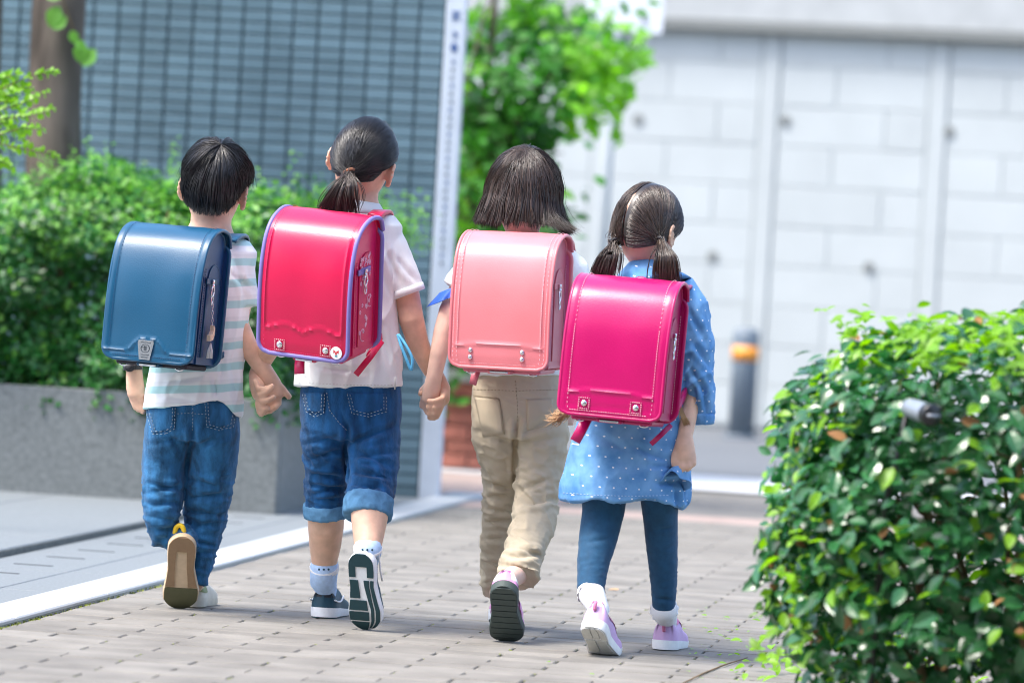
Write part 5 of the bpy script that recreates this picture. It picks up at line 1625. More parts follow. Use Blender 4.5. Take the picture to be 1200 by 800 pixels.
a, b_ = K.r(474, 338, 0, 23.2, 27.4), K.r(477, 346, 0, 22.8, 27)
sub('sleeve_band', MB().loft([(a[0], a[1], a[2]), (b_[0], b_[1], b_[2])], 30, dome=False), M['white_cotton'], shirt)
sub('collar', MB().loft(K.rs([(424, 236, .0, 21.5, 22), (423, 243, -.0, 27, 27), (422, 250, .0, 36, 31)]), 26, dome=False), M['white_cotton'], shirt)
cast = raycaster(sm)
seam('hem_stitching', cast, [(350, 448), (408, 451), (466, 451)], M['rub_grey'], shirt, .0006, 1, .0006)
sub('hem_slit', MB().box(K.p(463, 449, -.082), (.0035, .004, .03)), M['rub_grey'], shirt)
# hair drawn back into a ponytail
hl = lambda az: np.interp(np.abs(az), [0, .5, .95, 1.25, 1.6, 2.0, 2.5, math.pi], [-.60, -.55, -.42, .0, .14, .30, .42, .46])
cap_obj('hair', hl, .006, hc, hR, M['hair_black'], root, .99)
E_ = K.p(409, 202, -.102); el_ = hR.T @ (E_ - hc); el_ = el_ / (HR + .012); el_ /= np.linalg.norm(el_)
n = 5000; az = rng.uniform(-math.pi, math.pi, n)
st_ = dirs(az, hl(az) + rng.random(n) ** 1.6 * .9)
end = el_[None] + rng.normal(0, .055, (n, 3)); end /= np.linalg.norm(end, axis=1, keepdims=True)
t = np.linspace(0, 1, 9)[None].repeat(n, 0)
Dr = slerp(st_, end, t); Dr /= np.linalg.norm(Dr, axis=2, keepdims=True)
clump = vnoise(np.stack([az * 9, np.zeros(n), np.zeros(n) + 4], 1)) * .0014
off = (.005 + rng.uniform(0, .0035, n) + clump)[:, None] * np.clip(.3 + t * 4, 0, 1) + .008 * t ** 6
P = on_head(Dr, off, hc, hR, .99)
hs = strands_obj('hair_strands', P, rng.uniform(.0006, .0011, n), M['hair_black'], root, .8, fly=.012)
Ew = on_head(el_, np.array(.014), hc, hR, .99)
sub('hair_tie', MB().tube([Ew + .0125 * (math.cos(a) * (rc * .9 + uc * .25) + math.sin(a) * (uc * .35 - f0 * .9)) for a in np.linspace(0, 6.283, 19)], .0042, 8), M['tie_brown'], hs)
n = 800; u = rng.normal(0, 1, n); vv_ = rng.normal(0, .5, n)
tipx = 396 + np.clip(u, -2, 2) * 12.5; tipy = 252 + rng.uniform(-6, 5, n) - np.abs(u) * 2
pts = [np.repeat(Ew[None], n, 0) + rng.normal(0, .0045, (n, 3)), np.array([K.p(405 + 5 * b, 214, -.130 + .006 * c) for b, c in zip(u, vv_)]), np.array([K.p(400 + 8 * b, 230, -.135 + .010 * c) for b, c in zip(u, vv_)]), np.array([K.p(x, y, -.122 + .012 * c) for x, y, c in zip(tipx, tipy, vv_)])]
P = np.stack([crv([p[i] for p in pts], 12) for i in range(n)])
strands_obj('ponytail', P, rng.uniform(.0007, .0013, n), M['hair_dark'], root, .25, 1.0, fly=.05)

w_ = .237
g, MW, bw = school_bag('glossy crimson hard school bag edged in violet on the girl with a ponytail', W(393.0, 399.5, 11.70), math.radians(21.6), math.radians(-12.3), math.radians(3.7), w_, .332,
    dict(m=M['bag_red'], side=M['bag_red_side'], pipe=M['pipe_violet'], pad=M['bag_red_side'], belt=M['pipe_violet'], pipe_r=.0056, corner=.03, stitch=M['bag_red_side'], stitch_at=(.016,), strap=M['bag_red_side'],
         emboss=[([(-.104, .30), (-.104, .075), (-.100, .066), (-.090, .064)] + [(-.090 + .088 * k / 8, .064 + .016 * math.sin(math.pi * (k / 8) * .72) - .016 * (k / 8) ** 2.2) for k in range(1, 9)] + [(.002 + .088 * k / 8, .064 + .016 * math.sin(math.pi * (1 - k / 8) * .72) - .016 * (1 - k / 8) ** 2.2) for k in range(0, 9)] + [(.100, .066), (.104, .075), (.104, .30)], .0030, .0036)],
         rivets=[(-.060, .024, .0085), (.062, .024, .0085)], rivet_frame=M['stitch_pink']))
straps(g, MW, K, 452, 256, 458, 360, 432, 418, M['bag_red']); straps(g, MW, K, 384, 246, 352, 350, 372, 418, M['bag_red'], sgn=-1)
fl = [c for c in g.children if c.name.startswith('flap')][0]
c = np.array([.091, -.1945, .022])
sub('sticker', MB().loft([(c, .0155, .0155), (c + [0, -.0012, 0], .0152, .0152)], 28, side=[1, 0, 0], dome=False), M['sticker_white'], fl, smooth='auto')
b = MB(); c2 = c + [0, -.0016, .003]
for e in (-1, 1): b.add([c2, c2 + [e * .007, 0, .005], c2 + [e * .007, 0, -.004]], [(0, 1, 2)])
b.box(c2 + [0, 0, -.004], (.004, .001, .006)); sub('sticker_print', b, M['sticker_red'], fl, smooth=False)
sub('sticker_mark', MB().box(c2 + [.0005, 0, -.010], (.006, .001, .003)), M['sticker_teal'], fl, smooth=False)
# printed blossoms and scrolls on the side
b = MB()
for k in range(30):
    o, z = random.uniform(.035, .105), random.choice([random.uniform(.19, .25), random.uniform(.10, .19), random.uniform(.04, .10)])
    for p in range(5):
        a = p * 1.257; b.ball((bw + .0028, -o + .0035 * math.cos(a), z + .0035 * math.sin(a)), (.0006, .0022, .0022), 6, 4)
for k in range(3):
    o, z = (.07, .045, .08)[k], (.215, .13, .05)[k]
    b.tube([np.array([bw + .003, -o + (.004 + .0035 * a) * math.cos(a), z + (.004 + .0035 * a) * math.sin(a)]) for a in np.linspace(0, 5, 18)], .0010, 4)
put('side_print', b, M['print_pale'], g, kind='stuff')
inv = np.array(MW.inverted())
def tobag(P): return np.array(P) @ inv[:3, :3].T + inv[:3, 3]
cp = tobag([K.p(466, 392, -.07), K.p(470, 405, -.085), K.p(476, 420, -.09), K.p(481, 433, -.09)]); cp2 = tobag([K.p(467, 392, -.075), K.p(476, 405, -.09), K.p(483, 420, -.095), K.p(482, 434, -.092)])
put('alarm_cord', MB().tube(list(crv(list(cp), 14)), .0036, 6).tube(list(crv(list(cp2), 14)), .0036, 6), M['cyan_cord'], g)
te = tobag([K.p(352, 415, -.14), K.p(351, 428, -.155), K.p(351, 438, -.158)]); put('strap_end', ribbon(te, [(0, -1, 0)] * 3, .0125, .006), M['bag_red_side'], g)
te = tobag([K.p(447, 400, -.10), K.p(434, 418, -.13), K.p(417, 439, -.15)]); put('strap_end', ribbon(te, [(.3, -1, 0)] * 3, .0075, .006), M['bag_red'], g)
# ================= girl with the coral pink bag
K = Kid(11.85)
root = thing('person', K.p(606, 730, 0) * [1, 1, 0], 'girl with bobbed hair in beige chinos with a coral pink school bag, holding hands', 'person', 'children walking away in a row')
g3 = root
ridge = [(.03 + .095 * k, .03 + .095 * k + .082, -1, 1, 'rub_dark') for k in range(10)]
shR, ankR, TR = make_shoe(root, (594, 751), math.radians(6), math.radians(50), math.radians(6), .20, .0425, dict(upper='up_pink', collar=.066, sole='rub_dark', sole_h=.022, tread=ridge, over=[(.02, .20, .2, math.pi - .2, 'rub_white', 1.03, 'heel_counter'), (.08, .42, 1.0, 1.45, 'up_blue', 1.06, 'trim'), (.08, .42, math.pi - 1.45, math.pi - 1.0, 'up_blue', 1.06, 'trim'), (.44, .60, .05, math.pi - .05, 'up_pink', 1.10, 'strap')]), 'pink velcro sneaker with its heel raised showing a dark sole')
shL, ankL, TL = make_shoe(root, (574, 733), math.radians(4), math.radians(12), math.radians(8), .20, .042, dict(upper='up_pink', sole='rub_white', tread=[(.02, .98, -1, 1, 'rub_dark')], over=[(.05, .42, .7, math.pi - .7, 'up_blue', 1.05, 'trim'), (.46, .62, .05, math.pi - .05, 'up_pink', 1.12, 'strap')]), 'pink and blue sneaker behind the raised one')
legL = [(580, 488, .01, 26, 36), (580, 506, .02, 29, 37), (588, 545, .06, 24, 32), (589, 575, .09, 23, 27), (586, 610, .13, 22, 25), (582, 650, .19, 18.5, 22), (579, 690, .25, 15.5, 19)]
legR = [(636, 488, 0, 28, 36), (636, 506, 0, 32, 38), (632, 550, -.01, 28.5, 34), (629, 590, -.03, 26.5, 29), (623, 622, -.09, 25.5, 26), (612, 650, -.17, 23, 23), (606, 672, -.22, 22, 21), (604, 685, -.22, 24, 22)]
mb = MB()
hc = K.p(614, 226, .0); hR = rot(DY, math.radians(3), math.radians(3))
add_head(mb, hc, hR, .98)
mb.loft(K.rs([(613, 250, .0, 20, 20), (612, 275, .0, 20, 20), (611, 288, 0, 28, 24), (610, 300, 0, 44, 29), (608, 340, 0, 46, 33), (606, 420, 0, 45, 32), (607, 474, 0, 40, 25)]), 24)
mb.loft(K.rs([(652, 308, 0, 17, 17), (668, 350, 0, 15, 16), (674, 395, 0, 14, 14), (672, 430, .04, 11, 11), (668, 460, .08, 9, 9), (666, 478, .09, 9, 7)]), 14)
for k in range(4): finger(mb, K, [(662 + 3 * k, 478, .09), (662 + 3 * k, 489, .095), (664 + 2 * k, 496, .09)], 3.0)
mb.loft(K.rs([(566, 308, 0, 17, 17), (540, 340, -.0, 14.5, 15), (527, 365, -.02, 13, 14), (519, 390, -.03, 11.5, 12), (514, 415, -.035, 10.5, 11), (509, 440, -.03, 9.3, 9.5), (506, 456, -.02, 10.5, 8.5), (504, 468, -.015, 10, 7.5)]), 16)
for pts in ([(498, 462, -.01), (495, 470, .0), (494, 476, .008)], [(502, 470, -.01), (499, 480, .006), (501, 484, .018)], [(507, 471, -.01), (506, 481, .006), (507, 485, .018)], [(511, 469, -.01), (511, 478, .006), (511, 482, .018)]):
    finger(mb, K, pts, 3.2)
finger(mb, K, [(499, 452, -.012), (494, 457, -.004), (492.5, 462, .004)], 3.2)
body_legs(mb, K, [legL, legR[:-1]], [ankL, ankR])
put('body', remesh(mb, .0038, 2), M['skin_pale'], root)
add_face(root, hc, hR, .98)
mb = MB()
mb.loft(K.rs([(606, 432, 0, 50, 36, 2.3), (607, 452, 0, 54, 39, 2.3), (609, 480, 0, 57, 42, 2.3), (608, 504, 0, 55, 41, 2.2), (607, 514, 0, 46, 36)]), 28, dome=False)
mb.loft(K.rs(legL), 22, dome=False); mb.loft(K.rs(legR[:-2]) + [K.r(609, 662, -.205, 24, 23), K.r(607, 678, -.235, 24.5, 23)], 22, dome=False)
jm = remesh(mb, .0042, 5)
crumple(jm, .0058, (24, 24, 48), lambda q: np.clip((q[:, 1] - 480) / 70, .25, 1), shear=14)
crease(jm, [(607, 490, 604, 520, 3, 10), (604, 516, 605, 570, 3, 8), (612, 508, 650, 488, 4, 6), (612, 520, 658, 512, 4, 4), (606, 575, 646, 560, 3, 6), (608, 590, 652, 584, 3.2, 7), (606, 572, 630, 592, 3, 5), (572, 566, 600, 574, 3, 6), (572, 582, 602, 580, 2.6, 6), (570, 596, 600, 600, 2.6, 5), (566, 612, 602, 608, 2.6, 5), (566, 632, 598, 630, 2.6, 4), (568, 658, 594, 664, 2.6, 4), (568, 682, 590, 678, 2.4, 4), (596, 652, 632, 650, 3, 6), (592, 662, 628, 668, 3, 6), (604, 640, 640, 652, 3, 5), (640, 600, 652, 588, 3, 4), (560, 500, 596, 520, 4, 3)])
hem_flare(jm, 0, 680, .002)
tro = put('trousers', jm, M['chino'], root)
cast = raycaster(jm)
patch('back_pocket', cast, ((556, 464), (586, 468), (590, 508), (566, 512)), M['chino'], tro, .0016, 12)
seam('stitching', cast, [(555, 463), (585, 467), (589, 490), (591, 508)], M['chino_stitch'], tro, .0010, 0, .0022)
patch('back_pocket', cast, ((617, 468), (648, 467), (648, 498), (618, 504)), M['chino'], tro, .0016, 12)
seam('stitching', cast, [(555, 456), (606, 458), (662, 456)], M['chino_stitch'], tro, .0007, 1, .0008)
seam('stitching', cast, [(604, 446), (606, 470), (607, 495)], M['chino_stitch'], tro, .0008, 1, .0008)
mb = MB()
mb.loft(K.rs([(612, 286, 0, 30, 26), (611, 293, 0, 45, 31), (610, 306, 0, 54, 37, 2.4), (609, 340, 0, 52, 40, 2.4), (606, 400, 0, 52, 40, 2.3), (606, 440, 0, 55, 42, 2.3)]), 30, dome=False)
mb.loft(K.rs([(646, 300, 0, 24, 26), (668, 322, 0, 24, 28), (678, 348, 0, 22, 26)]), 22, dome=False)
mb.loft(K.rs([(574, 302, 0, 24, 26), (548, 322, 0, 20, 24), (536, 340, 0, 19, 22)]), 22, dome=False)
sm = remesh(mb, .0042, 4); crumple(sm, .004, (22, 22, 11), None, -10)
shirt = put('shirt', sm, M['white_cotton'], root)
# ruffled blue sleeve edge on the left arm
b = MB(); rows = []
for k in range(5):
    a0 = K.r(533 - 2 * k, 336 + 3.5 * k, 0, 19.5 + 1.5 * k, 22 + 1.5 * k); ringp = []
    for j in range(48):
        th = j / 48 * 6.283; w_ = 1 + .10 * (k / 4) * math.sin(th * 9)
        ringp.append(a0[0] + w_ * (a0[1] * math.cos(th) * (rc * .93 + uc * .36) + a0[2] * math.sin(th) * f0))
    rows.append(ringp)
sub('sleeve_ruffle', b.grid(np.array(rows), close_u=True), M['ruffle_blue'], shirt)
# bobbed hair
hl = lambda az: np.interp(np.abs(az), [0, 1.3, 1.7, 2.1, 2.6, math.pi], [-.3, -.3, -.15, .0, .12, .12])
cap_obj('hair', hl, .014, hc, hR, M['hair_dark'], root, .98)
n = 4600; az = rng.uniform(-math.pi, math.pi, n)
front = np.abs(az) > 2.15
crown = dirs(np.full(n, .15) + rng.normal(0, .25, n), np.full(n, 1.18) + rng.normal(0, .08, n))
eq = dirs(az, np.where(front, .05, -.12))
K1, K2 = 6, 6
t = np.linspace(0, 1, K1)[None].repeat(n, 0)
s0 = slerp(crown, eq, rng.random((n, 1)) ** 1.4 * .6)[:, 0]
Dr = slerp(s0, eq, t); Dr /= np.linalg.norm(Dr, axis=2, keepdims=True)
clump = vnoise(np.stack([az * 6, np.zeros(n), np.zeros(n) + 8], 1))
lay = rng.uniform(0, .013, n)
off = (.012 + lay + clump * .0035)[:, None] * (.75 + .25 * t)
P1 = on_head(Dr, off, hc, hR, .98)
Lp = (P1[:, -1] - hc) @ hR                                # local points at the ear line
rad = Lp * [1, 1, 0]; rad /= np.linalg.norm(rad, axis=1, keepdims=True)
low = np.where(front, .0, 1.0)
tt2 = np.linspace(0, 1, K2 + 1)[1:]
zend = -.084 + rng.normal(0, .005, n) + clump * .008
flick = .012 + .014 * np.clip(np.sin(az - .35), 0, 1) + clump * .006 + .042 * np.exp(-((az - 1.25) / .35) ** 2) * rng.uniform(.3, 1.3, n) + .004 * rng.normal(0, 1, n)
P2 = []
for u in tt2:
    z = Lp[:, 2] + (zend - Lp[:, 2]) * u * low
    out = .008 * math.sin(u * 2.6) + flick * u ** 3 - .012 * u * (flick < .01)
    L_ = Lp + rad * (out * low)[:, None]; L_[:, 2] = z
    L_[:, :2] += (clump * .003 * u)[:, None]
    dl = (-.040 * np.sin(az * 23) - .022 * np.sin(az * 51 + 2)) * u + .018 * math.sin(u * 5.0) * np.sin(az * 9)
    cs, sn = np.cos(dl * low), np.sin(dl * low); L_[:, 0], L_[:, 1] = L_[:, 0] * cs - L_[:, 1] * sn, L_[:, 0] * sn + L_[:, 1] * cs
    P2.append(hc + L_ @ hR.T)
P = np.concatenate([P1, np.stack(P2, 1)], 1)
hs = strands_obj('hair_strands', P, rng.uniform(.0006, .0013, n), M['hair_dark'], root, .25, fly=.05)
b = MB()                                                    # inner curtain so that the bob is not see-through
az2 = np.linspace(-2.0, 2.0, 41); rows = []
for z in (0.02, -.02, -.05, -.065, -.076): rows.append([hc + hR @ np.array([math.sin(a) * .079, -math.cos(a) * .096 - .004, z]) for a in az2])
sub('inner_hair', b.grid(np.array(rows)), M['hair_dark'], hs)

w_ = .246
g, MW, bw = school_bag('matt coral pink hard school bag with four round studs on the girl with bobbed hair', W(608.07, 428.65, 11.72), math.radians(15.5), math.radians(-1.6), math.radians(-.5), w_, .325,
    dict(m=M['bag_pink'], side=M['bag_pink_side'], pipe=M['bag_pink'], pad=M['pad_pink'], pipe_r=.0045, corner=.026, stitch=M['stitch_pink'], stitch_at=(.0085, .0185), strap=M['bag_pink_side'],
         emboss=[([(-w_ / 2 + .0185, .30), (-w_ / 2 + .0185, .052)], .0016, .0012), ([(w_ / 2 - .0185, .30), (w_ / 2 - .0185, .052)], .0016, .0012), ([(-w_ / 2 + .015, .052), (-.05, .056), (0, .057), (.05, .056), (w_ / 2 - .015, .052)], .0030, .0034)],
         rivets=[(-.070, .041, .0062), (-.070, .024, .0062), (.060, .041, .0062), (.060, .024, .0062)]))
straps(g, MW, K, 664, 290, 672, 400, 650, 428, M['bag_pink']); straps(g, MW, K, 566, 288, 552, 400, 562, 428, M['bag_pink'], sgn=-1)
inv = np.array(MW.inverted())
te = tobag([K.p(560, 432, -.13), K.p(556, 442, -.145), K.p(554, 450, -.14)]); put('strap_end', ribbon(te, [(0, -1, 0)] * 3, .009, .006), M['bag_pink_side'], g)

# ================= girl with the magenta bag
K = Kid(11.45)
root = thing('person', K.p(735, 750, 0) * [1, 1, 0], 'small girl with two bunches in dotted blue dress and leggings with a magenta school bag', 'person', 'children walking away in a row')
g4 = root
gro = [(.04, .30, -.95, -.2, 'rub_grey'), (.04, .30, -.1, .4, 'rub_grey'), (.04, .30, .5, .95, 'rub_grey'), (.34, .62, -.9, -.1, 'rub_grey'), (.34, .62, .1, .9, 'rub_grey')]
stl = dict(upper='up_lilac', sole='rub_white', sole_h=.023, collar=.074, over=[(.30, .62, .75, 1.3, 'up_rose', 1.05, 'trim'), (.30, .62, math.pi - 1.3, math.pi - .75, 'up_rose', 1.05, 'trim'), (.02, .30, .95, 1.15, 'up_rose', 1.05, 'trim'), (.02, .30, math.pi - 1.15, math.pi - .95, 'up_rose', 1.05, 'trim')])
shL, ankL, TL = make_shoe(root, (690, 765), DY + math.radians(2), math.radians(33), math.radians(30), .185, .040, dict(stl, tread=gro), 'lilac sneaker with its heel lifting off the pavers')
shR, ankR, TR = make_shoe(root, (777, 762), math.radians(12), math.radians(1), 0, .185, .040, dict(stl, heel=1, mirror=-1, tread=[]), 'lilac sneaker flat on the pavers')
for T_, s_ in ((TL, shL), (TR, shR)):
    q = T_(np.array([[0, -.183, .045], [0, -.190, .058], [0, -.186, .066]])); sub('pull_tab', MB().tube(list(crv(list(q), 8)), .0045, 6), M['up_rose'], s_)
legL = [(709, 560, .0, 29, 31), (707, 600, .0, 25, 27), (701, 630, -.02, 23, 24), (695, 660, -.06, 19, 21), (692, 692, -.10, 16, 17)]
legR = [(772, 560, 0, 25, 29), (774, 608, .03, 20.5, 24), (776, 645, .05, 18.5, 21), (778, 680, .07, 16, 18), (778, 712, .09, 13.5, 15)]
mb = MB()
hc = K.p(760, 264, .0); hR = rot(DY + math.radians(24), math.radians(2), math.radians(5))
add_head(mb, hc, hR, .95)
mb.loft(K.rs([(758, 288, .0, 19, 19), (757, 312, .0, 19, 19), (757, 325, 0, 27, 23), (756, 337, 0, 42, 28), (754, 370, 0, 44, 32), (746, 440, 0, 45, 32), (740, 500, 0, 46, 28), (738, 540, 0, 40, 24)]), 24)
mb.loft(K.rs([(798, 345, 0, 17, 17), (812, 390, 0, 14.5, 15), (815, 430, 0, 13.5, 14), (812, 462, -.01, 12, 12.5), (806, 490, -.04, 10.5, 11), (803, 510, -.065, 9, 8.5), (802, 524, -.075, 12.5, 10), (803, 538, -.08, 13, 11), (801, 545, -.08, 11, 10)]), 18)
for k, pts in enumerate(([(811, 532, -.03), (812, 543, -.042), (806, 548, -.046), (803, 543, -.040)], [(806, 535, -.035), (806, 547, -.050), (800, 551, -.052), (798, 545, -.044)], [(800, 536, -.035), (799, 548, -.050), (794, 550, -.050), (793, 544, -.04)], [(795, 534, -.03), (792, 544, -.044), (789, 546, -.042), (789, 541, -.034)])):
    finger(mb, K, [(x + 1, y, d - .052) for x, y, d in pts], 3.4)
finger(mb, K, [(794, 524, -.075), (790, 533, -.088), (789, 541, -.092)], 3.4)
mb.loft(K.rs([(716, 345, 0, 17, 17), (700, 390, .03, 14.5, 15), (695, 430, .06, 13, 13), (700, 465, .10, 11, 11), (706, 490, .13, 9, 9), (708, 505, .14, 10, 8)]), 14)
for k in range(4): finger(mb, K, [(702 + 4 * k, 506, .14), (702 + 4 * k, 516, .145), (704 + 3 * k, 523, .14)], 3.0)
body_legs(mb, K, [legL, legR], [ankL, ankR], 5)
put('body', remesh(mb, .0038, 2), M['skin'], root)
add_face(root, hc, hR, .95)
mb = MB()
mb.loft(K.rs([(740, 520, 0, 55, 38), (740, 556, 0, 56, 38), (740, 576, 0, 46, 34)]), 24, dome=False)
for L_ in (legL, legR): mb.loft(K.rs(L_), 22, dome=False)
lg = remesh(mb, .0042, 5)
crumple(lg, .0012, (30, 30, 110), lambda q: np.clip((q[:, 1] - 600) / 60, .3, 1))
crease(lg, [(762, 622, 790, 618, 2, 2), (766, 700, 790, 704, 2, 2), (684, 636, 716, 630, 2.5, 2)])
put('leggings', lg, M['legging'], root)
for a, top in ((ankL, legL[-1]), (ankR, legR[-1])):
    c0 = K.p(top[0], top[1] + 1, top[2])
    sk = put('sock', MB().loft([(c0, .033, .035), (c0 * .5 + a[0] * .5, .028, .030), (a[0], .024, .028), (a[1], .020, .026)], 22), M['sock_white'], root)
    rows = []
    ax_ = (c0 - a[0]) / np.linalg.norm(c0 - a[0])
    for k in range(4):
        ringp = []
        for j in range(60):
            th = j / 60 * 6.283; r_ = .0325 + .0022 * k / 3 * (1 + .8 * math.sin(th * 12)); e1 = rc - (rc @ ax_) * ax_; e1 /= np.linalg.norm(e1); e2 = np.cross(ax_, e1); ringp.append(c0 + ax_ * (.003 - .0035 * k) + r_ * (math.cos(th) * e1 + math.sin(th) * e2))
        rows.append(ringp)
    sub('frill', MB().grid(np.array(rows), close_u=True), M['sock_white'], sk)
# dress
mb = MB()
mb.loft(K.rs([(757, 322, 0, 30, 26), (757, 330, 0, 44, 31), (757, 343, 0, 56, 37, 2.4), (756, 380, 0, 54, 40, 2.3), (749, 440, 0, 56, 42, 2.2), (742, 500, 0, 66, 48, 2.2), (736, 545, 0, 73, 54, 2.2), (732, 574, 0, 77, 58, 2.2), (732, 585, 0, 77, 58, 2.2)]), 40, dome=False)
mb.loft(K.rs([(790, 338, 0, 25, 26), (806, 362, 0, 25, 28), (812, 400, -.0, 23, 30), (816, 440, 0, 21, 29), (821, 470, 0, 17, 24), (822, 486, 0, 14.5, 20)]), 26, dome=False)
mb.loft(K.rs([(724, 338, 0, 25, 26), (706, 365, .02, 24, 28), (698, 410, .05, 22, 27), (698, 450, .09, 18, 22)]), 24, dome=False)
dm = remesh(mb, .0042, 4)
crumple(dm, .0065, (20, 20, 7), lambda q: np.clip((q[:, 1] - 495) / 90, 0, 1) * (q[:, 0] < 812), shear=5)
crumple(dm, .006, (26, 26, 22), lambda q: (q[:, 0] > 792) * np.clip((q[:, 1] - 340) / 40, 0, 1) * (q[:, 1] < 500), shear=-20)
crease(dm, [(775, 556, 800, 548, 3, 9), (770, 566, 802, 562, 3.5, 9), (760, 545, 796, 548, 3, 6), (800, 560, 808, 590, 3, 7), (790, 565, 796, 590, 3, 6), (740, 520, 790, 545, 4, 4), (690, 505, 740, 530, 4, 3), (672, 540, 690, 585, 4, 3), (806, 360, 826, 400, 3, 5), (812, 400, 832, 430, 3, 5), (808, 430, 830, 465, 3, 6), (812, 450, 818, 485, 2.4, 5), (824, 450, 828, 485, 2.4, 5)])
P = co(dm); q = proj(P)
lw = np.clip((q[:, 1] - 560) / 25, 0, 1); dn = -10 * np.exp(-((q[:, 0] - 800) / 12) ** 2) * lw + 5 * np.sin(q[:, 0] * .11) * lw * .4
setco(dm, P + uc * (dn / FPX * 11.45)[:, None])
dress = put('dress', dm, M['chambray'], root)
cu = K.rs([(822, 484, 0, 15.5, 21.5), (822, 488, 0, 16, 22), (822, 497, 0, 14.8, 20)])
cm = remesh(MB().loft(cu, 26, dome=False), .004, 2); crumple(cm, .002, (90, 90, 40))
sub('sleeve_cuff', cm, M['chambray'], dress)
sub('collar', MB().loft(K.rs([(757, 309, .0, 21, 21), (757, 317, -.004, 30, 28), (758, 326, -.006, 44, 36), (759, 333, -.008, 52, 40)]), 30, dome=False), M['chambray'], dress)
cast = raycaster(dm)
seam('hem_stitching', cast, [(660, 577), (700, 580), (740, 581), (785, 580)], M['sock_blue'], dress, .0007, 1, .0006)
# gathered tuft of cloth in the fist
rows = []
for k in range(9):
    u = k / 8; ringp = []
    for j in range(40):
        th = j / 40 * 6.283; rr = (8 + 11 * u) * (1 + .22 * math.sin(th * 4 + u * 2) * u)
        ringp.append(K.p(796 - 8 * u + rr * math.cos(th), 547 + 22 * u + .38 * rr * math.sin(th) * (1 + u), -.082 + .020 * math.sin(th) * (1 + u) - .0 * u))
    rows.append(ringp)
sub('gathered_fold', MB().grid(np.array(rows), close_u=True), M['chambray'], dress)
# hair parted down the back into two bunches
hl = lambda az: np.interp(np.abs(az), [0, .5, .95, 1.25, 1.6, 2.0, 2.5, math.pi], [-.62, -.56, -.42, .0, .12, .27, .30, .32])
S95 = .95
b = MB(); 
for sgn in (-1, 1):                                         # two half caps leave the parting bare
    rows = []
    for k in range(26):
        tq = k / 25; azs = np.linspace(.0, math.pi, 40) * sgn
        el = hl(azs) * (1 - tq) + 1.50 * tq
        D_ = dirs(azs, el); gap = .032
        D_[:, 0] = sgn * np.maximum(np.abs(D_[:, 0]), gap)
        D_ /= np.linalg.norm(D_, axis=1, keepdims=True)
        rows.append(on_head(D_, np.full(40, .006) * min(1, .25 + tq * 5), hc, hR, S95))
    b.grid(np.array(rows))
put('hair', b, M['hair_brown'], root)
Es = {-1: K.p(719, 283, -.050), 1: K.p(779, 284, -.088)}
allP = []; ties = {}
for sgn in (-1, 1):
    el_ = hR.T @ (Es[sgn] - hc); el_ = el_ / (HR * S95 + .010); el_ /= np.linalg.norm(el_)
    n = 2200
    m_ = rng.random(n) < .62
    azs = np.where(m_, rng.uniform(.02, math.pi - .02, n), 0) * sgn
    sA = dirs(azs, hl(azs) + rng.random(n) ** 1.5 * .7)
    elp = rng.uniform(-.60, 2.75, n); zig = .034 + .010 * np.sin(elp * 9)
    sB = np.stack([sgn * zig + rng.uniform(0, .02, n) * sgn, -np.cos(elp), np.sin(elp)], 1); sB /= np.linalg.norm(sB, axis=1, keepdims=True)
    s_ = np.where(m_[:, None], sA, sB); s_[:, 0] = sgn * np.maximum(np.abs(s_[:, 0]), .034); s_ /= np.linalg.norm(s_, axis=1, keepdims=True)
    end = el_[None] + rng.normal(0, .05, (n, 3)); end /= np.linalg.norm(end, axis=1, keepdims=True)
    t = np.linspace(0, 1, 9)[None].repeat(n, 0)
    Dr = slerp(s_, end, t); Dr /= np.linalg.norm(Dr, axis=2, keepdims=True)
    off = (.0045 + rng.uniform(0, .004, n))[:, None] * np.clip(.35 + t * 4, 0, 1) + .007 * t ** 6
    allP.append(on_head(Dr, off, hc, hR, S95)); ties[sgn] = on_head(el_, np.array(.013), hc, hR, S95)
hs = strands_obj('hair_strands', np.concatenate(allP), rng.uniform(.0006, .0011, 4400), M['hair_brown'], root, .8, fly=.015)
for sgn in (-1, 1):
    Ew = ties[sgn]
    sub('hair_tie', MB().tube([Ew + .0115 * (math.cos(a) * (rc * .85 + uc * .3 * -sgn) + math.sin(a) * (uc * .3 - f0 * .9)) for a in np.linspace(0, 6.283, 19)], .0040, 8), M['band_dark'], hs)
    n = 620; u = rng.normal(0, 1, n); v_ = rng.normal(0, .6, n)
    a0, a1, a2, dd = ((715, 296), (709, 312), (705, 330), -.075) if sgn < 0 else ((780, 298), (781, 316), (782, 336), -.118)
    pts = [np.repeat(Ew[None], n, 0) + rng.normal(0, .004, (n, 3)), np.array([K.p(a0[0] + 4.5 * p, a0[1], dd - .008 + .006 * q_) for p, q_ in zip(u, v_)]), np.array([K.p(a1[0] + 6 * p, a1[1], dd - .010 + .008 * q_) for p, q_ in zip(u, v_)]), np.array([K.p(a2[0] + 6.5 * p, a2[1] + random.uniform(-8, 4), dd - .004 + .008 * q_) for p, q_ in zip(u, v_)])]
    strands_obj('bunch', np.stack([crv([p[i] for p in pts], 11) for i in range(n)]), rng.uniform(.0007, .0012, n), M['hair_brown'], root, .25, 1.0, fly=.06)

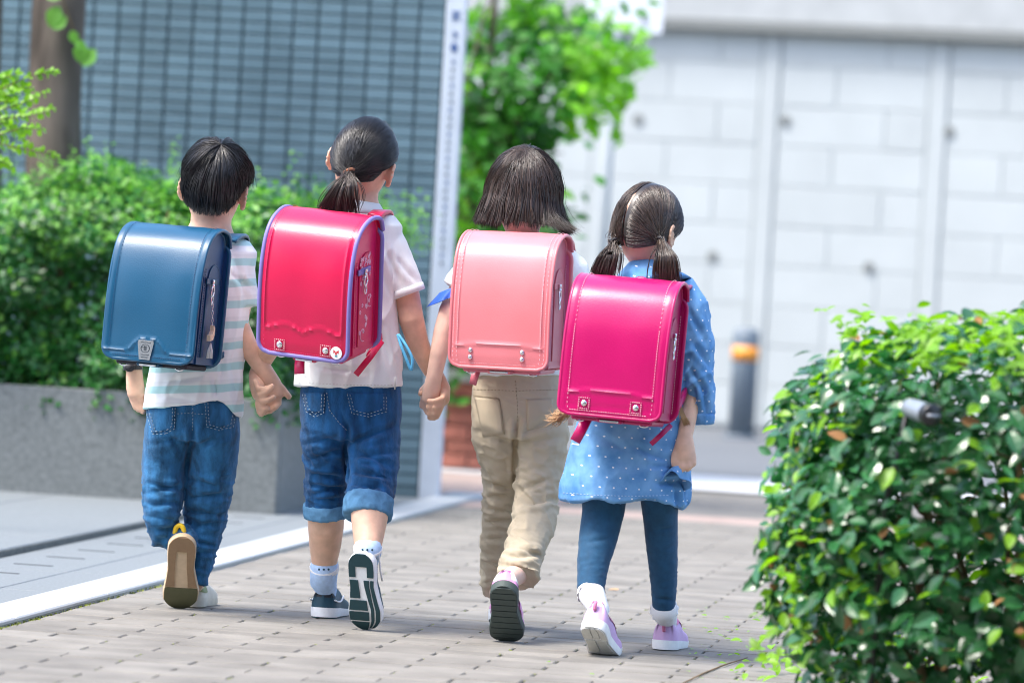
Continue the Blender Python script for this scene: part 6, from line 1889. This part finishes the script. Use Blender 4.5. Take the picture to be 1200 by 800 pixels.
w_ = .245
g, MW, bw = school_bag('shiny magenta hard school bag with two square studs on the small girl in dotted dress', W(733.4, 489.45, 11.33), math.radians(13.7), math.radians(1.4), math.radians(1.8), w_, .328,
    dict(m=M['bag_mag'], side=M['bag_mag_side'], pipe=M['bag_mag'], pad=M['bag_mag_side'], pipe_r=.0048, corner=.024, stitch=M['stitch_pink'], stitch_at=(.0215,), border=(.0165, .0022), handle=1, strap=M['bag_mag'],
         emboss=[([(-w_ / 2 + .0215, .052), (-.05, .056), (0, .057), (.05, .056), (w_ / 2 - .0215, .052)], .0030, .0034)],
         rivets=[(-.061, .027, .0075), (.063, .027, .0075)], rivet_frame=M['stitch_pink']))
straps(g, MW, K, 806, 344, 806, 440, 792, 480, M['bag_mag']); straps(g, MW, K, 716, 336, 694, 440, 712, 480, M['bag_mag'], sgn=-1)
inv = np.array(MW.inverted())
te = tobag([K.p(690, 486, -.13), K.p(682, 502, -.15), K.p(674, 517, -.15)]); put('strap_end', ribbon(te, [(0, -1, 0)] * 3, .0125, .007), M['bag_mag'], g)
te = tobag([K.p(786, 498, -.12), K.p(774, 510, -.135), K.p(763, 520, -.13)]); put('strap_end', ribbon(te, [(.3, -1, 0)] * 3, .006, .005), M['bag_mag_side'], g)
P = []
for k in range(160):
    a = random.gauss(0, 1)
    if k < 90: P.append(crv([tobag(K.p(672, 478, -.06 + .01 * a)), tobag(K.p(664 + a, 486 + a, -.07)), tobag(K.p(655 + 2.5 * a, 489 + 4 * random.gauss(0, 1), -.07 + .01 * a)), tobag(K.p(646 + 4 * a, 492 + 5 * random.gauss(0, 1), -.07))], 8))
    else: P.append(crv([tobag(K.p(796, 465, -.07 + .006 * a)), tobag(K.p(797 + a, 476, -.075)), tobag(K.p(800 + 1.5 * a, 487, -.078)), tobag(K.p(804 + 2.5 * a, 497 + 3 * random.gauss(0, 1), -.07))], 8))
strands_obj('fur_tassel', np.array(P[:90]), .0010, M['tan_fur'], g, .3); strands_obj('fur_tassel', np.array(P[90:]), .0010, M['tan_fur'], g, .3)
for o in bpy.data.objects:
    if '_w' in o: del o['_w']
